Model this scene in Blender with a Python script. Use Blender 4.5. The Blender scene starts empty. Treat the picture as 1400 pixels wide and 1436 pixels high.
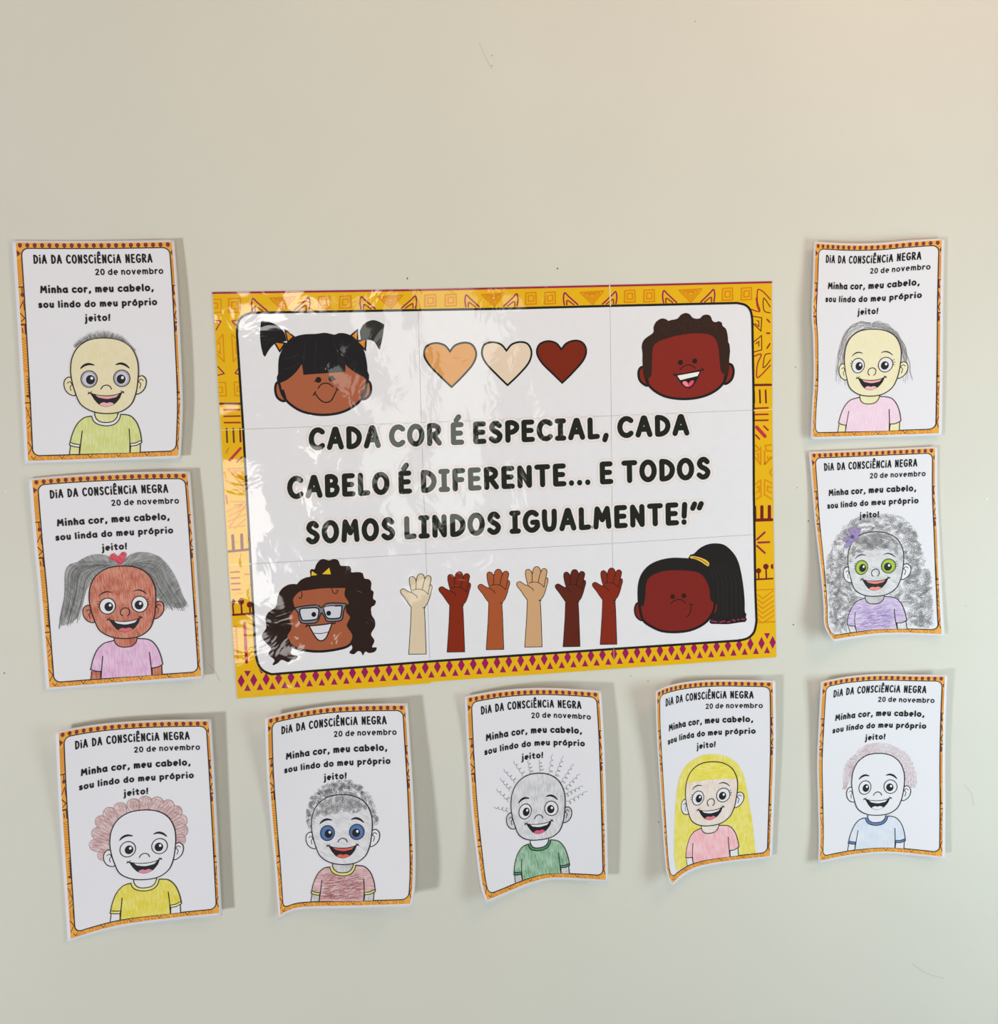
import bpy, math, random
from mathutils import Vector, Matrix
from mathutils.geometry import tessellate_polygon

# ------------------------------------------------------------------ camera, world, light, exposure
sc = bpy.context.scene
W, H, F = 1400.0, 1436.0, 1346.89                 # frame and focal length in pixels
CAM = Vector((0.0, -1.3742, 1.5))
YAW, PITCH, ROLL = -0.1401, -0.0835, 0.0354
RC = Matrix.Rotation(YAW, 3, 'Z') @ Matrix.Rotation(PITCH, 3, 'X') @ Matrix.Rotation(ROLL, 3, 'Y')
cd = bpy.data.cameras.new('camera'); cam = bpy.data.objects.new('camera', cd); sc.collection.objects.link(cam)
cam.location = CAM
cam.rotation_euler = (RC @ Matrix.Rotation(math.pi / 2, 3, 'X')).to_euler()
cd.sensor_fit = 'HORIZONTAL'; cd.sensor_width = 36.0; cd.lens = 36.0 * F / W
cd.clip_start = 0.02
sc.camera = cam
sc.view_settings.view_transform = 'Standard'; sc.view_settings.look = 'None'
sc.view_settings.gamma = 1.0; sc.view_settings.use_curve_mapping = False
sc.view_settings.exposure = 0.04

wd = bpy.data.worlds.new('daylit_room'); sc.world = wd; wd.use_nodes = True
bg = wd.node_tree.nodes['Background']; bg.inputs[0].default_value = (0.93, 0.96, 1.0, 1); bg.inputs[1].default_value = 0.175

def area(name, loc, target, sx, sy, power, col, spread=180):
    l = bpy.data.lights.new(name, 'AREA'); l.shape = 'RECTANGLE'; l.size = sx; l.size_y = sy
    l.energy = power; l.color = col; l.spread = math.radians(spread)
    o = bpy.data.objects.new(name, l); sc.collection.objects.link(o); o.location = loc
    o.rotation_euler = (Vector(target) - Vector(loc)).to_track_quat('-Z', 'Y').to_euler()
    return o
# daylight through the openings of the room behind and left of the photographer, then three added fill lamps
area('window_daylight', (-0.78, -4.2, 0.85), (-0.78, 0, 0.85), 0.55, 1.0, 12, (1.0, 0.96, 0.90))
area('window_daylight', (0.50, -4.2, 1.60), (0.50, 0, 1.60), 0.60, 1.6, 8.5, (0.95, 1.0, 0.90))
area('transom_daylight', (-0.40, -4.2, 2.45), (-0.40, 0, 2.45), 0.65, 0.28, 5, (1.0, 0.98, 0.92))
area('doorway_daylight', (-3.6, -3.2, 0.25), (0.15, 0, 1.35), 0.5, 0.7, 112, (0.96, 0.99, 0.99))
area('overhead_warm_fill', (0.1, -1.6, 2.45), (0.15, 0, 1.35), 0.6, 0.3, 4.6, (1.0, 0.66, 0.22))  # added fill, warms the upper part of the wall
area('upper_right_warm_fill', (1.35, -1.0, 2.8), (0.15, 0, 1.35), 0.6, 0.6, 9.8, (1.0, 0.66, 0.45))  # unseen warm fill added to brighten the top right
area('right_cool_fill', (1.65, -0.9, 1.0), (0.15, 0, 1.35), 0.5, 0.9, 12.4, (0.70, 0.88, 0.90))  # cool fill lamp added to lift the wall right of the poster

# ------------------------------------------------------------------ geometry of the wall seen by the lens
def at(px, py, d=0.0):
    """point d mm in front of the wall (plane y = 0) seen at tracing coordinate px, py"""
    v = RC @ Vector(((px - W / 2) / F, 1.0, -(py - H / 2) / F))
    return CAM + v * ((-d / 1000.0 - CAM.y) / v.y)

# ------------------------------------------------------------------ materials
def lin(c):
    return tuple(((x / 255) / 12.92 if x <= 10 else ((x / 255 + 0.055) / 1.055) ** 2.4) for x in c)
MATS = {}
K = 1.0
def base_mat(name):
    m = bpy.data.materials.new(name); m.use_nodes = True
    nt = m.node_tree; b = nt.nodes['Principled BSDF']
    return m, nt, b
def film(nt, b):
    """clear adhesive film stretched over the poster: wrinkled gloss coat"""
    b.inputs['Roughness'].default_value = 0.45
    b.inputs['Specular IOR Level'].default_value = 0.0
    b.inputs['Coat Weight'].default_value = 1.0
    b.inputs['Coat Roughness'].default_value = 0.06
    b.inputs['Coat IOR'].default_value = 1.5
    g = nt.nodes.new('ShaderNodeNewGeometry')
    n1 = nt.nodes.new('ShaderNodeTexNoise'); n1.inputs['Scale'].default_value = 9.0; n1.inputs['Detail'].default_value = 1.5
    n2 = nt.nodes.new('ShaderNodeTexNoise'); n2.inputs['Scale'].default_value = 26.0; n2.inputs['Detail'].default_value = 2.0
    n2.inputs['Distortion'].default_value = 1.2
    for n in (n1, n2): nt.links.new(g.outputs['Position'], n.inputs['Vector'])
    ad = nt.nodes.new('ShaderNodeMath'); ad.operation = 'MULTIPLY_ADD'; ad.inputs[1].default_value = 0.10
    nt.links.new(n2.outputs['Fac'], ad.inputs[0]); nt.links.new(n1.outputs['Fac'], ad.inputs[2])
    bp = nt.nodes.new('ShaderNodeBump'); bp.inputs['Strength'].default_value = 1.0; bp.inputs['Distance'].default_value = 0.0060
    nt.links.new(ad.outputs[0], bp.inputs['Height']); nt.links.new(bp.outputs['Normal'], b.inputs['Coat Normal'])
def ink(c, kind='matte'):
    """flat printing ink: kind gloss = under the poster's clear film"""
    k = (c, kind)
    if k in MATS: return MATS[k]
    m, nt, b = base_mat('%s_ink_%d_%d_%d' % ((kind,) + c))
    l = tuple(min(0.88, x * K) for x in lin(c))
    g = nt.nodes.new('ShaderNodeNewGeometry')
    n = nt.nodes.new('ShaderNodeTexNoise'); n.inputs['Scale'].default_value = 60; n.inputs['Detail'].default_value = 3
    nt.links.new(g.outputs['Position'], n.inputs['Vector'])
    mx = nt.nodes.new('ShaderNodeMix'); mx.data_type = 'RGBA'
    mx.inputs[6].default_value = tuple(x * 0.97 for x in l) + (1,); mx.inputs[7].default_value = tuple(min(.9, x * 1.03) for x in l) + (1,)
    nt.links.new(n.outputs['Fac'], mx.inputs[0]); nt.links.new(mx.outputs[2], b.inputs['Base Color'])
    if kind == 'gloss': film(nt, b)
    else:
        b.inputs['Roughness'].default_value = 0.6; b.inputs['Specular IOR Level'].default_value = 0.25
    MATS[k] = m
    return m
def crayon(c, c2, ang=0.0, gap=0.5, fine=110, long=9, paper=None):
    """coloured pencil: streaks of colour c and c2 along one direction; where gap is high bare paper shows"""
    k = (c, c2, ang, gap, fine, long)
    if k in MATS: return MATS[k]
    m, nt, b = base_mat('coloured_pencil_%d_%d_%d' % c)
    uv = nt.nodes.new('ShaderNodeUVMap'); uv.uv_map = 'UVMap'
    rot = nt.nodes.new('ShaderNodeMapping'); rot.inputs['Rotation'].default_value = (0, 0, math.radians(ang))
    nt.links.new(uv.outputs[0], rot.inputs[0])
    mp = nt.nodes.new('ShaderNodeMapping'); mp.inputs['Scale'].default_value = (fine, long, 1)
    nt.links.new(rot.outputs[0], mp.inputs[0])
    n = nt.nodes.new('ShaderNodeTexNoise'); n.inputs['Scale'].default_value = 1; n.inputs['Detail'].default_value = 3
    n.inputs['Distortion'].default_value = 0.4
    nt.links.new(mp.outputs[0], n.inputs['Vector'])
    n2 = nt.nodes.new('ShaderNodeTexNoise'); n2.inputs['Scale'].default_value = 7; n2.inputs['Detail'].default_value = 2
    nt.links.new(uv.outputs[0], n2.inputs['Vector'])
    ad = nt.nodes.new('ShaderNodeMath'); ad.operation = 'MULTIPLY_ADD'; ad.inputs[1].default_value = 0.55
    nt.links.new(n2.outputs['Fac'], ad.inputs[0]); nt.links.new(n.outputs['Fac'], ad.inputs[2])
    r = nt.nodes.new('ShaderNodeValToRGB')
    l1 = [min(.88, x * K) for x in lin(c)]; l2 = [min(.88, x * K) for x in lin(c2)]
    r.color_ramp.elements[0].position = 0.60 + (gap - .5) * .5; r.color_ramp.elements[0].color = (*l1, 1)
    r.color_ramp.elements[1].position = .93 + (gap - .5) * .5; r.color_ramp.elements[1].color = (*l2, 1)
    nt.links.new(ad.outputs[0], r.inputs[0]); nt.links.new(r.outputs[0], b.inputs['Base Color'])
    b.inputs['Roughness'].default_value = 0.6; b.inputs['Specular IOR Level'].default_value = 0.2
    MATS[k] = m
    return m

PAPER = (228, 228, 238)
def paper_mat():
    m, nt, b = base_mat('office_paper')
    b.inputs['Base Color'].default_value = tuple(min(.88, x * K) for x in lin(PAPER)) + (1,)
    b.inputs['Roughness'].default_value = 0.55; b.inputs['Specular IOR Level'].default_value = 0.3
    g = nt.nodes.new('ShaderNodeNewGeometry')
    n = nt.nodes.new('ShaderNodeTexNoise'); n.inputs['Scale'].default_value = 14; n.inputs['Detail'].default_value = 2
    nt.links.new(g.outputs['Position'], n.inputs['Vector'])
    bp = nt.nodes.new('ShaderNodeBump'); bp.inputs['Strength'].default_value = 0.5; bp.inputs['Distance'].default_value = 0.003
    nt.links.new(n.outputs['Fac'], bp.inputs['Height']); nt.links.new(bp.outputs['Normal'], b.inputs['Normal'])
    return m
M_PAPER = paper_mat()
BLACK = (30, 29, 33)

# ------------------------------------------------------------------ curve helpers
def cr(p, closed=False, n=6):
    q = []; N = len(p)
    rng = range(N) if closed else range(N - 1)
    for i in rng:
        if closed: a, b, c, d = p[i - 1], p[i], p[(i + 1) % N], p[(i + 2) % N]
        else: a, b, c, d = p[max(i - 1, 0)], p[i], p[i + 1], p[min(i + 2, N - 1)]
        for j in range(n):
            t = j / n
            q.append(tuple(0.5 * (2 * b[k] + (c[k] - a[k]) * t + (2 * a[k] - 5 * b[k] + 4 * c[k] - d[k]) * t * t + (3 * b[k] - a[k] - 3 * c[k] + d[k]) * t ** 3) for k in (0, 1)))
    if not closed: q.append(tuple(p[-1][:2]))
    return q
def ell(cx, cy, rx, ry=None, a0=0, a1=360, n=24):
    ry = rx if ry is None else ry
    full = abs(a1 - a0) >= 360
    m = n if full else n + 1
    return [(cx + rx * math.cos(math.radians(a0 + (a1 - a0) * i / n)), cy + ry * math.sin(math.radians(a0 + (a1 - a0) * i / n))) for i in range(m)]
def lerp(a, b, t): return (a[0] + (b[0] - a[0]) * t, a[1] + (b[1] - a[1]) * t)
def area2(p): return sum(p[i - 1][0] * p[i][1] - p[i][0] * p[i - 1][1] for i in range(len(p)))
class OutOf(list): pass                              # marks the outside of an outline
def inside(pt, poly):
    if isinstance(poly, OutOf): return not inside(pt, list(poly))
    x, y = pt; r = False
    for i in range(len(poly)):
        (x1, y1), (x2, y2) = poly[i - 1], poly[i]
        if (y1 > y) != (y2 > y) and x < (x2 - x1) * (y - y1) / (y2 - y1) + x1: r = not r
    return r
def rrect(x0, y0, x1, y1, r, n=6):
    q = []
    for cx, cy, a in ((x0 + r, y0 + r, 180), (x1 - r, y0 + r, 270), (x1 - r, y1 - r, 0), (x0 + r, y1 - r, 90)):
        q += ell(cx, cy, r, r, a, a + 90, n)
    return q

# ------------------------------------------------------------------ print layers
COL = sc.collection
class Surf:
    """a surface that printing lies on: pos(x, y, h) in world metres, h = mm above the sheet"""
    def __init__(s, pos, root, step=None, unit=100.0):
        s.pos, s.root, s.step, s.unit = pos, root, step, unit
class Ink:
    def __init__(s, surf, conv=None):
        s.S = surf; s.v = []; s.f = []; s.fm = []; s.mats = []; s.conv = conv
    def c(s, p): return s.conv(*p) if s.conv else p
    def mi(s, m):
        if m not in s.mats: s.mats.append(m)
        return s.mats.index(m)
    def raw(s, pts, faces, m, h, ramp=0, rn=1):
        s.n = getattr(s, 'n', 0) + 1; hh = h + .0035 * (s.n % 14)
        b = len(s.v); s.v += [(x, y, hh + (ramp * (i % rn) / rn if ramp else 0)) for i, (x, y) in enumerate(pts)]; k = s.mi(m)
        for f in faces:
            if area2([pts[i] for i in f]) > 0: f = f[::-1]
            s.f.append([b + i for i in f]); s.fm.append(k)
    def fill(s, pts, m, h, holes=()):
        rings = [[s.c(p) for p in r] for r in [pts, *holes]]
        flat = [p for r in rings for p in r]
        tris = tessellate_polygon([[Vector((x, y, 0)) for x, y in r] for r in rings])
        polys = [[flat[i] for i in t] for t in tris]
        if s.S.step: polys = gridcut(polys, s.S.step)
        idx = {}; vs = []; fs = []
        for p in polys:
            f = []
            for x, y in p:
                k = (round(x, 3), round(y, 3))
                if k not in idx: idx[k] = len(vs); vs.append((x, y))
                if idx[k] not in f: f.append(idx[k])
            if len(f) > 2:
                if area2([vs[i] for i in f]) > 0: f = f[::-1]
                fs.append(f)
        s.raw(vs, fs, m, h); return s
    def stroke(s, pts, w, m, h, closed=False, conv=True, taper=None):
        p = [s.c(q) for q in pts] if conv else list(pts)
        q = [p[0]]
        for a in p[1:]:
            if math.hypot(a[0] - q[-1][0], a[1] - q[-1][1]) > 1e-3: q.append(a)
        p = q; n = len(p)
        if n < 2: return s
        if closed and n > 2 and math.dist(p[0], p[-1]) < 1e-3: p = p[:-1]; n -= 1
        if s.S.step:                                  # long straight lines follow the curl
            q = []
            for i in range(n if closed else n - 1):
                a, b = p[i], p[(i + 1) % n]
                L = math.dist(a, b); k = max(1, math.ceil(L / s.S.step))
                q += [lerp(a, b, j / k) for j in range(k)]
            p = q if closed else q + [p[-1]]; n = len(p)
        if not closed:                                # split the ribbon where the pen turns sharply
            for i in range(1, n - 1):
                d1 = (p[i][0] - p[i - 1][0], p[i][1] - p[i - 1][1]); d2 = (p[i + 1][0] - p[i][0], p[i + 1][1] - p[i][1])
                if d1[0] * d2[0] + d1[1] * d2[1] < .45 * math.hypot(*d1) * math.hypot(*d2):
                    s.stroke(p[:i + 1], w, m, h, conv=False); s.stroke(p[i:], w, m, h, conv=False); return s
        L = []; R = []; discs = []
        for i in range(n):
            a = p[i - 1] if (i > 0 or closed) else p[i]; b = p[(i + 1) % n] if (i < n - 1 or closed) else p[i]
            d1 = (p[i][0] - a[0], p[i][1] - a[1]); d2 = (b[0] - p[i][0], b[1] - p[i][1])
            l1 = math.hypot(*d1) or 1; l2 = math.hypot(*d2) or 1
            if a == p[i]: d1, l1 = d2, l2
            if b == p[i]: d2, l2 = d1, l1
            u1 = (d1[0] / l1, d1[1] / l1); u2 = (d2[0] / l2, d2[1] / l2)
            t = (u1[0] + u2[0], u1[1] + u2[1]); tl = math.hypot(*t)
            hw = w / 2 * (taper(i / (n - 1)) if taper else 1)
            if tl < 0.3: t = u1; tl = 1; k = 1
            else: k = min(1.25, 2 / tl)
            nx, ny = -t[1] / tl * hw * k, t[0] / tl * hw * k
            L.append((p[i][0] + nx, p[i][1] + ny)); R.append((p[i][0] - nx, p[i][1] - ny))
            if u1[0] * u2[0] + u1[1] * u2[1] < 0.85: discs.append((p[i], hw))
        if not closed: discs += [(p[0], w / 2 * (taper(0) if taper else 1)), (p[-1], w / 2 * (taper(1) if taper else 1))]
        fs = [[i, (i + 1) % n, n + (i + 1) % n, n + i] for i in range(n if closed else n - 1)]
        s.raw(L + R, fs, m, h, min(.03, .0012 * n), n)
        for (x, y), r in discs:
            if r > 0.15: s.raw(ell(x, y, r, r, n=10), [list(range(9, -1, -1))], m, h)
        return s
    def build(s, name, parent=None, label=None):
        S = s.S; off = S.root.location
        me = bpy.data.meshes.new(name)
        me.from_pydata([S.pos(x, y, h) - off for x, y, h in s.v], [], s.f)
        for m in s.mats: me.materials.append(m)
        me.polygons.foreach_set('material_index', s.fm)
        me.polygons.foreach_set('use_smooth', [True] * len(s.f))
        uv = me.uv_layers.new(name='UVMap'); d = []
        for l in me.loops:
            x, y, _ = s.v[l.vertex_index]; d += [x / S.unit, y / S.unit]
        uv.data.foreach_set('uv', d)
        me.update()
        o = bpy.data.objects.new(name, me); COL.objects.link(o); o.parent = parent or S.root
        if label: o['label'] = label
        return o
def cutline(poly, ax, val):
    lo, hi = [], []
    for i in range(len(poly)):
        a, b = poly[i], poly[(i + 1) % len(poly)]
        (lo if a[ax] <= val else hi).append(a)
        if a[ax] == val: hi.append(a)
        if (a[ax] - val) * (b[ax] - val) < 0:
            t = (val - a[ax]) / (b[ax] - a[ax]); q = [0, 0]
            q[ax] = val; q[1 - ax] = a[1 - ax] + (b[1 - ax] - a[1 - ax]) * t
            lo.append(tuple(q)); hi.append(tuple(q))
    return lo, hi
def gridcut(polys, st):
    for ax in (0, 1):
        out = []
        for p in polys:
            k = math.floor(min(q[ax] for q in p) / st) + 1; cur = p
            while len(cur) > 2 and k * st < max(q[ax] for q in cur) - 1e-6:
                lo, cur = cutline(cur, ax, k * st); k += 1
                if len(lo) > 2: out.append(lo)
            if len(cur) > 2: out.append(cur)
        polys = out
    return polys

# ------------------------------------------------------------------ lettering: every glyph is a set of pen strokes (cap height 1)
G = {}
def g(ch, w, *st): G[ch] = (w, st)
S_ = lambda *p: cr(list(p), n=4)
g('C', .60, ell(.36, .5, .36, .5, 48, 312, 14)); g('A', .64, [(0, 0), (.30, 1), (.36, 1), (.64, 0)], [(.12, .33), (.53, .33)])
g('D', .60, [(.04, 0), (.04, 1)], S_((.04, 1), (.30, .95), (.53, .75), (.60, .47), (.50, .18), (.28, .02), (.04, 0)))
g('O', .66, ell(.33, .5, .33, .5, 0, 360, 20) + [(.66, .5)]); g('E', .48, [(.04, 0), (.04, 1)], [(.04, 1), (.46, 1)], [(.04, .52), (.42, .52)], [(.04, 0), (.48, 0)])
g('R', .56, [(.04, 0), (.04, 1)], S_((.04, 1), (.30, 1), (.50, .87), (.50, .66), (.32, .52), (.04, .46)), [(.24, .48), (.56, 0)])
g('S', .50, S_((.46, .86), (.32, 1), (.14, .96), (.05, .76), (.16, .58), (.36, .46), (.49, .28), (.40, .06), (.20, 0), (.02, .13)))
g('P', .50, [(.04, 0), (.04, 1)], S_((.04, 1), (.30, 1), (.50, .85), (.50, .64), (.32, .48), (.04, .44)))
g('B', .54, [(.04, 0), (.04, 1)], S_((.04, 1), (.28, 1), (.46, .86), (.44, .64), (.28, .54), (.04, .53)), S_((.28, .54), (.50, .44), (.54, .24), (.42, .04), (.22, 0), (.04, 0)))
g('I', .34, [(.17, 0), (.17, 1)], [(0, 1), (.34, 1)], [(0, 0), (.34, 0)]); g('L', .42, [(.04, 1), (.04, 0), (.42, .02)])
g('F', .46, [(.04, 0), (.04, 1)], [(.04, 1), (.46, 1)], [(.04, .5), (.40, .5)]); g('N', .58, [(.04, 0), (.04, 1), (.54, 0), (.54, 1)])
g('T', .58, [(0, 1), (.58, 1)], [(.29, 1), (.29, 0)]); g('M', .74, [(.02, 0), (.10, 1), (.37, .38), (.64, 1), (.72, 0)])
g('G', .64, ell(.36, .5, .36, .5, 48, 325, 14) + [(.64, .44), (.40, .44)]); g('U', .58, S_((.03, 1), (.03, .45), (.10, .10), (.29, 0), (.48, .10), (.55, .45), (.55, 1)))
g('É', .48, *G['E'][1], [(.20, 1.25), (.34, 1.45)]); g('Ê', .48, *G['E'][1], [(.08, 1.22), (.26, 1.42), (.42, 1.22)])
g('.', .06, [(.03, 0), (.03, .03)]); g(',', .12, [(.10, .06), (.02, -.20)]); g('!', .10, [(.08, 1), (.04, .34)], [(.03, 0), (.03, .03)])
g('“', .52, [(.14, 1), (.03, .76)], [(.50, 1), (.39, .76)]); g(' ', .22)
g('ı', .06, [(.03, .68), (.03, 0)], [(.03, .97), (.04, .99)])            # short i of the title
X = .6
g('i', .06, [(.03, X), (.03, 0)], [(.03, 1.10), (.04, 1.12)]); g('n', .42, [(.03, X), (.03, 0)], S_((.03, .36), (.13, .54), (.28, X), (.39, .48), (.41, .28), (.41, 0)))
g('h', .42, [(.03, 1), (.03, 0)], S_((.03, .34), (.15, .54), (.28, .58), (.38, .46), (.41, .28), (.41, 0)))
g('m', .70, [(.03, X), (.03, 0)], S_((.03, .36), (.12, .54), (.23, X), (.33, .5), (.36, .3), (.36, 0)), S_((.36, .36), (.45, .54), (.56, X), (.66, .5), (.69, .3), (.69, 0)))
g('a', .50, ell(.24, .29, .24, .29, 0, 360, 16) + [(.48, .29)], [(.48, X), (.48, .2), (.52, 0)]); g('c', .40, ell(.26, .3, .26, .3, 48, 312, 12))
g('o', .50, ell(.25, .3, .25, .3, 0, 360, 16) + [(.5, .3)]); g('r', .30, [(.03, X), (.03, 0)], S_((.03, .34), (.12, .52), (.22, X), (.32, .54)))
g('e', .48, [(.03, .30)] + ell(.25, .3, .23, .3, 0, 285, 14)); g('u', .44, S_((.03, X), (.03, .28), (.10, .04), (.24, 0), (.36, .10), (.41, .3)), [(.41, X), (.41, 0)])
g('b', .48, [(.03, 1), (.03, 0)], ell(.26, .29, .23, .29, 0, 360, 16) + [(.49, .29)]); g('d', .50, [(.47, 1), (.47, 0)], ell(.24, .29, .23, .29, 0, 360, 16) + [(.47, .29)])
g('l', .06, [(.03, 1), (.03, 0)]); g('p', .48, [(.03, X), (.03, -.36)], ell(.26, .29, .23, .29, 0, 360, 16) + [(.49, .29)])
g('s', .36, S_((.34, .50), (.22, X), (.08, .54), (.06, .40), (.20, .30), (.34, .20), (.32, .04), (.16, 0), (.02, .08)))
g('t', .36, [(.16, .90), (.16, .12), (.22, 0), (.32, .02)], [(0, X), (.34, X)]); g('j', .20, S_((.16, X), (.16, 0), (.13, -.26), (.02, -.36)), [(.17, 1.10), (.17, 1.12)])
g('v', .44, [(.02, X), (.22, 0), (.42, X)]); g('ó', .50, *G['o'][1], [(.22, .82), (.36, .98)])
g('2', .46, S_((.03, .84), (.14, .98), (.34, .96), (.42, .78), (.34, .52), (.18, .26), (.03, .02)) + [(.46, 0)]); g('0', .48, ell(.24, .5, .23, .5, 0, 360, 18) + [(.47, .5)])
def layout(text, st, gap, sx, xh=None, space=None):
    """glyph strokes in line coordinates: x 0..total, y 0..1 (visual baseline..cap top)"""
    x = 0; out = []
    for ch in text:
        w, ss = G[ch]
        if ch == ' ': x += (space or .28); continue
        gl = []
        for s_ in ss:
            q = []
            for a, b in s_:
                if xh is not None and ch.islower() or ch in 'ó' and xh:
                    b = b * xh / .6 if b <= .6 else xh + (b - .6) * (1 - xh) / .4
                q.append((x + st / 2 + a * sx, st / 2 + b * (1 - st)))
            gl.append(q)
        out.append((ch, gl)); x += w * sx + st + gap
    return out, x - gap
def write(inkf, text, frame, st, mat, h, gap=.12, sx=1.0, xh=None, space=None, halo=None, each=None):
    """frame = (left baseline, right baseline, left top, right top); st = stroke width as a fraction of the cap height"""
    gl, tot = layout(text, st, gap, sx, xh, space)
    bl, br, tl, tr = frame
    def mp(p):
        t = p[0] / tot; a = lerp(bl, br, t); b = lerp(tl, tr, t); return lerp(a, b, p[1])
    hh = math.dist(bl, tl)
    out = []
    for i, (ch, ss) in enumerate(gl):
        I = inkf(i)
        for s_ in ss:
            q = [mp(p) for p in s_]
            if halo:
                for ww, mm, dh in halo: I.stroke(q, st * hh + ww, mm, h + dh, conv=False)
            else: I.stroke(q, st * hh, mat, h, conv=False)
        if each: each(ch, I)

# ------------------------------------------------------------------ the room
def quad_obj(name, vs, fs, mat, kind=None):
    me = bpy.data.meshes.new(name); me.from_pydata(vs, [], fs); me.materials.append(mat); me.update()
    o = bpy.data.objects.new(name, me); COL.objects.link(o)
    if kind: o['kind'] = kind
    return o
def slab(name, x0, x1, y0, y1, z0, z1, mat):
    vs = [(x, y, z) for x in (x0, x1) for y in (y0, y1) for z in (z0, z1)]
    return quad_obj(name, vs, [(0, 1, 3, 2), (4, 6, 7, 5), (0, 4, 5, 1), (2, 3, 7, 6), (0, 2, 6, 4), (1, 5, 7, 3)], mat, 'structure')
m, nt, b = base_mat('roller_painted_wall')
geo = nt.nodes.new('ShaderNodeNewGeometry')
n1 = nt.nodes.new('ShaderNodeTexNoise'); n1.inputs['Scale'].default_value = 1.6; n1.inputs['Detail'].default_value = 5; n1.inputs['Roughness'].default_value = .6
n2 = nt.nodes.new('ShaderNodeTexNoise'); n2.inputs['Scale'].default_value = 240; n2.inputs['Detail'].default_value = 3
n3 = nt.nodes.new('ShaderNodeTexNoise'); n3.inputs['Scale'].default_value = 12; n3.inputs['Detail'].default_value = 4
for n in (n1, n2, n3): nt.links.new(geo.outputs['Position'], n.inputs['Vector'])
r = nt.nodes.new('ShaderNodeValToRGB'); r.color_ramp.elements[0].position = .3; r.color_ramp.elements[1].position = .7
r.color_ramp.elements[0].color = (*lin((210, 209, 202)), 1); r.color_ramp.elements[1].color = (*lin((216, 215, 207)), 1)
nt.links.new(n1.outputs['Fac'], r.inputs[0]); nt.links.new(r.outputs[0], b.inputs['Base Color'])
ad = nt.nodes.new('ShaderNodeMath'); ad.operation = 'MULTIPLY_ADD'; ad.inputs[1].default_value = .35
nt.links.new(n2.outputs['Fac'], ad.inputs[0]); nt.links.new(n3.outputs['Fac'], ad.inputs[2])
bp = nt.nodes.new('ShaderNodeBump'); bp.inputs['Strength'].default_value = .35; bp.inputs['Distance'].default_value = .0015
nt.links.new(ad.outputs[0], bp.inputs['Height']); nt.links.new(bp.outputs['Normal'], b.inputs['Normal'])
b.inputs['Roughness'].default_value = .55; b.inputs['Specular IOR Level'].default_value = .3
wall = slab('wall_front', -2.2, 2.8, 0, .15, 0, 2.9, m)
m, nt, b = base_mat('pale_floor_tile')
b.inputs['Base Color'].default_value = (.50, .52, .48, 1); b.inputs['Roughness'].default_value = .4
ns = nt.nodes.new('ShaderNodeTexNoise'); ns.inputs['Scale'].default_value = 6
rr = nt.nodes.new('ShaderNodeValToRGB'); rr.color_ramp.elements[0].color = (.26, .28, .28, 1); rr.color_ramp.elements[1].color = (.32, .34, .34, 1)
nt.links.new(ns.outputs['Fac'], rr.inputs[0]); nt.links.new(rr.outputs[0], b.inputs['Base Color'])
slab('floor', -2.2, 2.8, -4.4, 0.15, -.1, 0, m)
# small holes and chips in the paint
DARKCHIP = ink((70, 66, 62)); PALECHIP = ink((238, 236, 228)); SOFT = ink((178, 174, 166))
wroot = bpy.data.objects.new('tmp', None)
class R0: location = Vector((0, 0, 0))
WS = Surf(lambda x, y, h: at(x, y, h), R0)
random.seed(4)
for x, y, rx, ry, mt in ((571.5, 390.5, 1.0, 1.6, DARKCHIP), (782, 376.5, 1.2, 1.3, DARKCHIP), (690, 78, .8, .8, DARKCHIP), (6, 944, 1.0, 1.3, DARKCHIP), (924, 1153, 1.1, .8, DARKCHIP),
                         (909, 955, .9, .8, DARKCHIP), (885, 948, .7, .7, DARKCHIP), (1134, 730.5, 1.0, 1.0, DARKCHIP), (1113, 876, 1.5, .7, DARKCHIP), (1116, 515, .8, .9, DARKCHIP),
                         (1149, 629, .7, 1.2, PALECHIP), (1118, 684, .8, .6, DARKCHIP), (1385, 700, 1.0, 2.2, PALECHIP), (8, 689, 1.8, 1.0, PALECHIP), (23, 925, 1.0, .7, PALECHIP),
                         (975, 30, .8, .8, DARKCHIP), (690, 92, .7, .7, DARKCHIP), (640, 1283, .9, .7, SOFT), (1355, 850, .9, .8, SOFT)):
    I = Ink(WS); I.fill([(x + a * random.uniform(.7, 1.1), y + b_ * random.uniform(.7, 1.1)) for a, b_ in [(px, py) for px, py in ell(0, 0, rx, ry, n=9)]], mt, 0.15)
    o = I.build('paint_chip', wall)
for pts in (((672, 60), (683, 84), (690, 97)), ((1278, 1350), (1300, 1365), (1325, 1372)), ((293, 932), (302, 942), (308, 955)), ((1352, 1100), (1362, 1112), (1366, 1130))):
    I = Ink(WS); I.stroke(cr(list(pts)), .5, SOFT, .12); I.build('hairline_scratch', wall)

# ------------------------------------------------------------------ drawing template of the children's sheets, traced in sheet millimetres
def Conv(tl, tr, br, bl):
    """inverse bilinear: view coordinates to sheet millimetres (210 x 297)"""
    def f(x, y):
        u = v = .5
        for _ in range(6):
            L = lerp(tl, bl, v); R = lerp(tr, br, v); u = (x - L[0]) / (R[0] - L[0])
            T = lerp(tl, tr, u); B = lerp(bl, br, u); v = (y - T[1]) / (B[1] - T[1])
        return (u * 210, v * 297)
    return f
TA = Conv((72, 72), (1034, 68), (1080, 1365), (148, 1397))     # template sheet
HEAD = cr([(605, 648), (520, 660), (455, 702), (420, 765), (411, 835), (418, 900), (436, 965), (470, 1040), (540, 1084), (625, 1097), (705, 1086), (763, 1045), (790, 985), (802, 920), (807, 840), (798, 770), (762, 702), (695, 660)], True, 5)
SMALL = dict(A=0, B=1)
IN = (11, 10.5, 202.8, 286.5)

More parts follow.
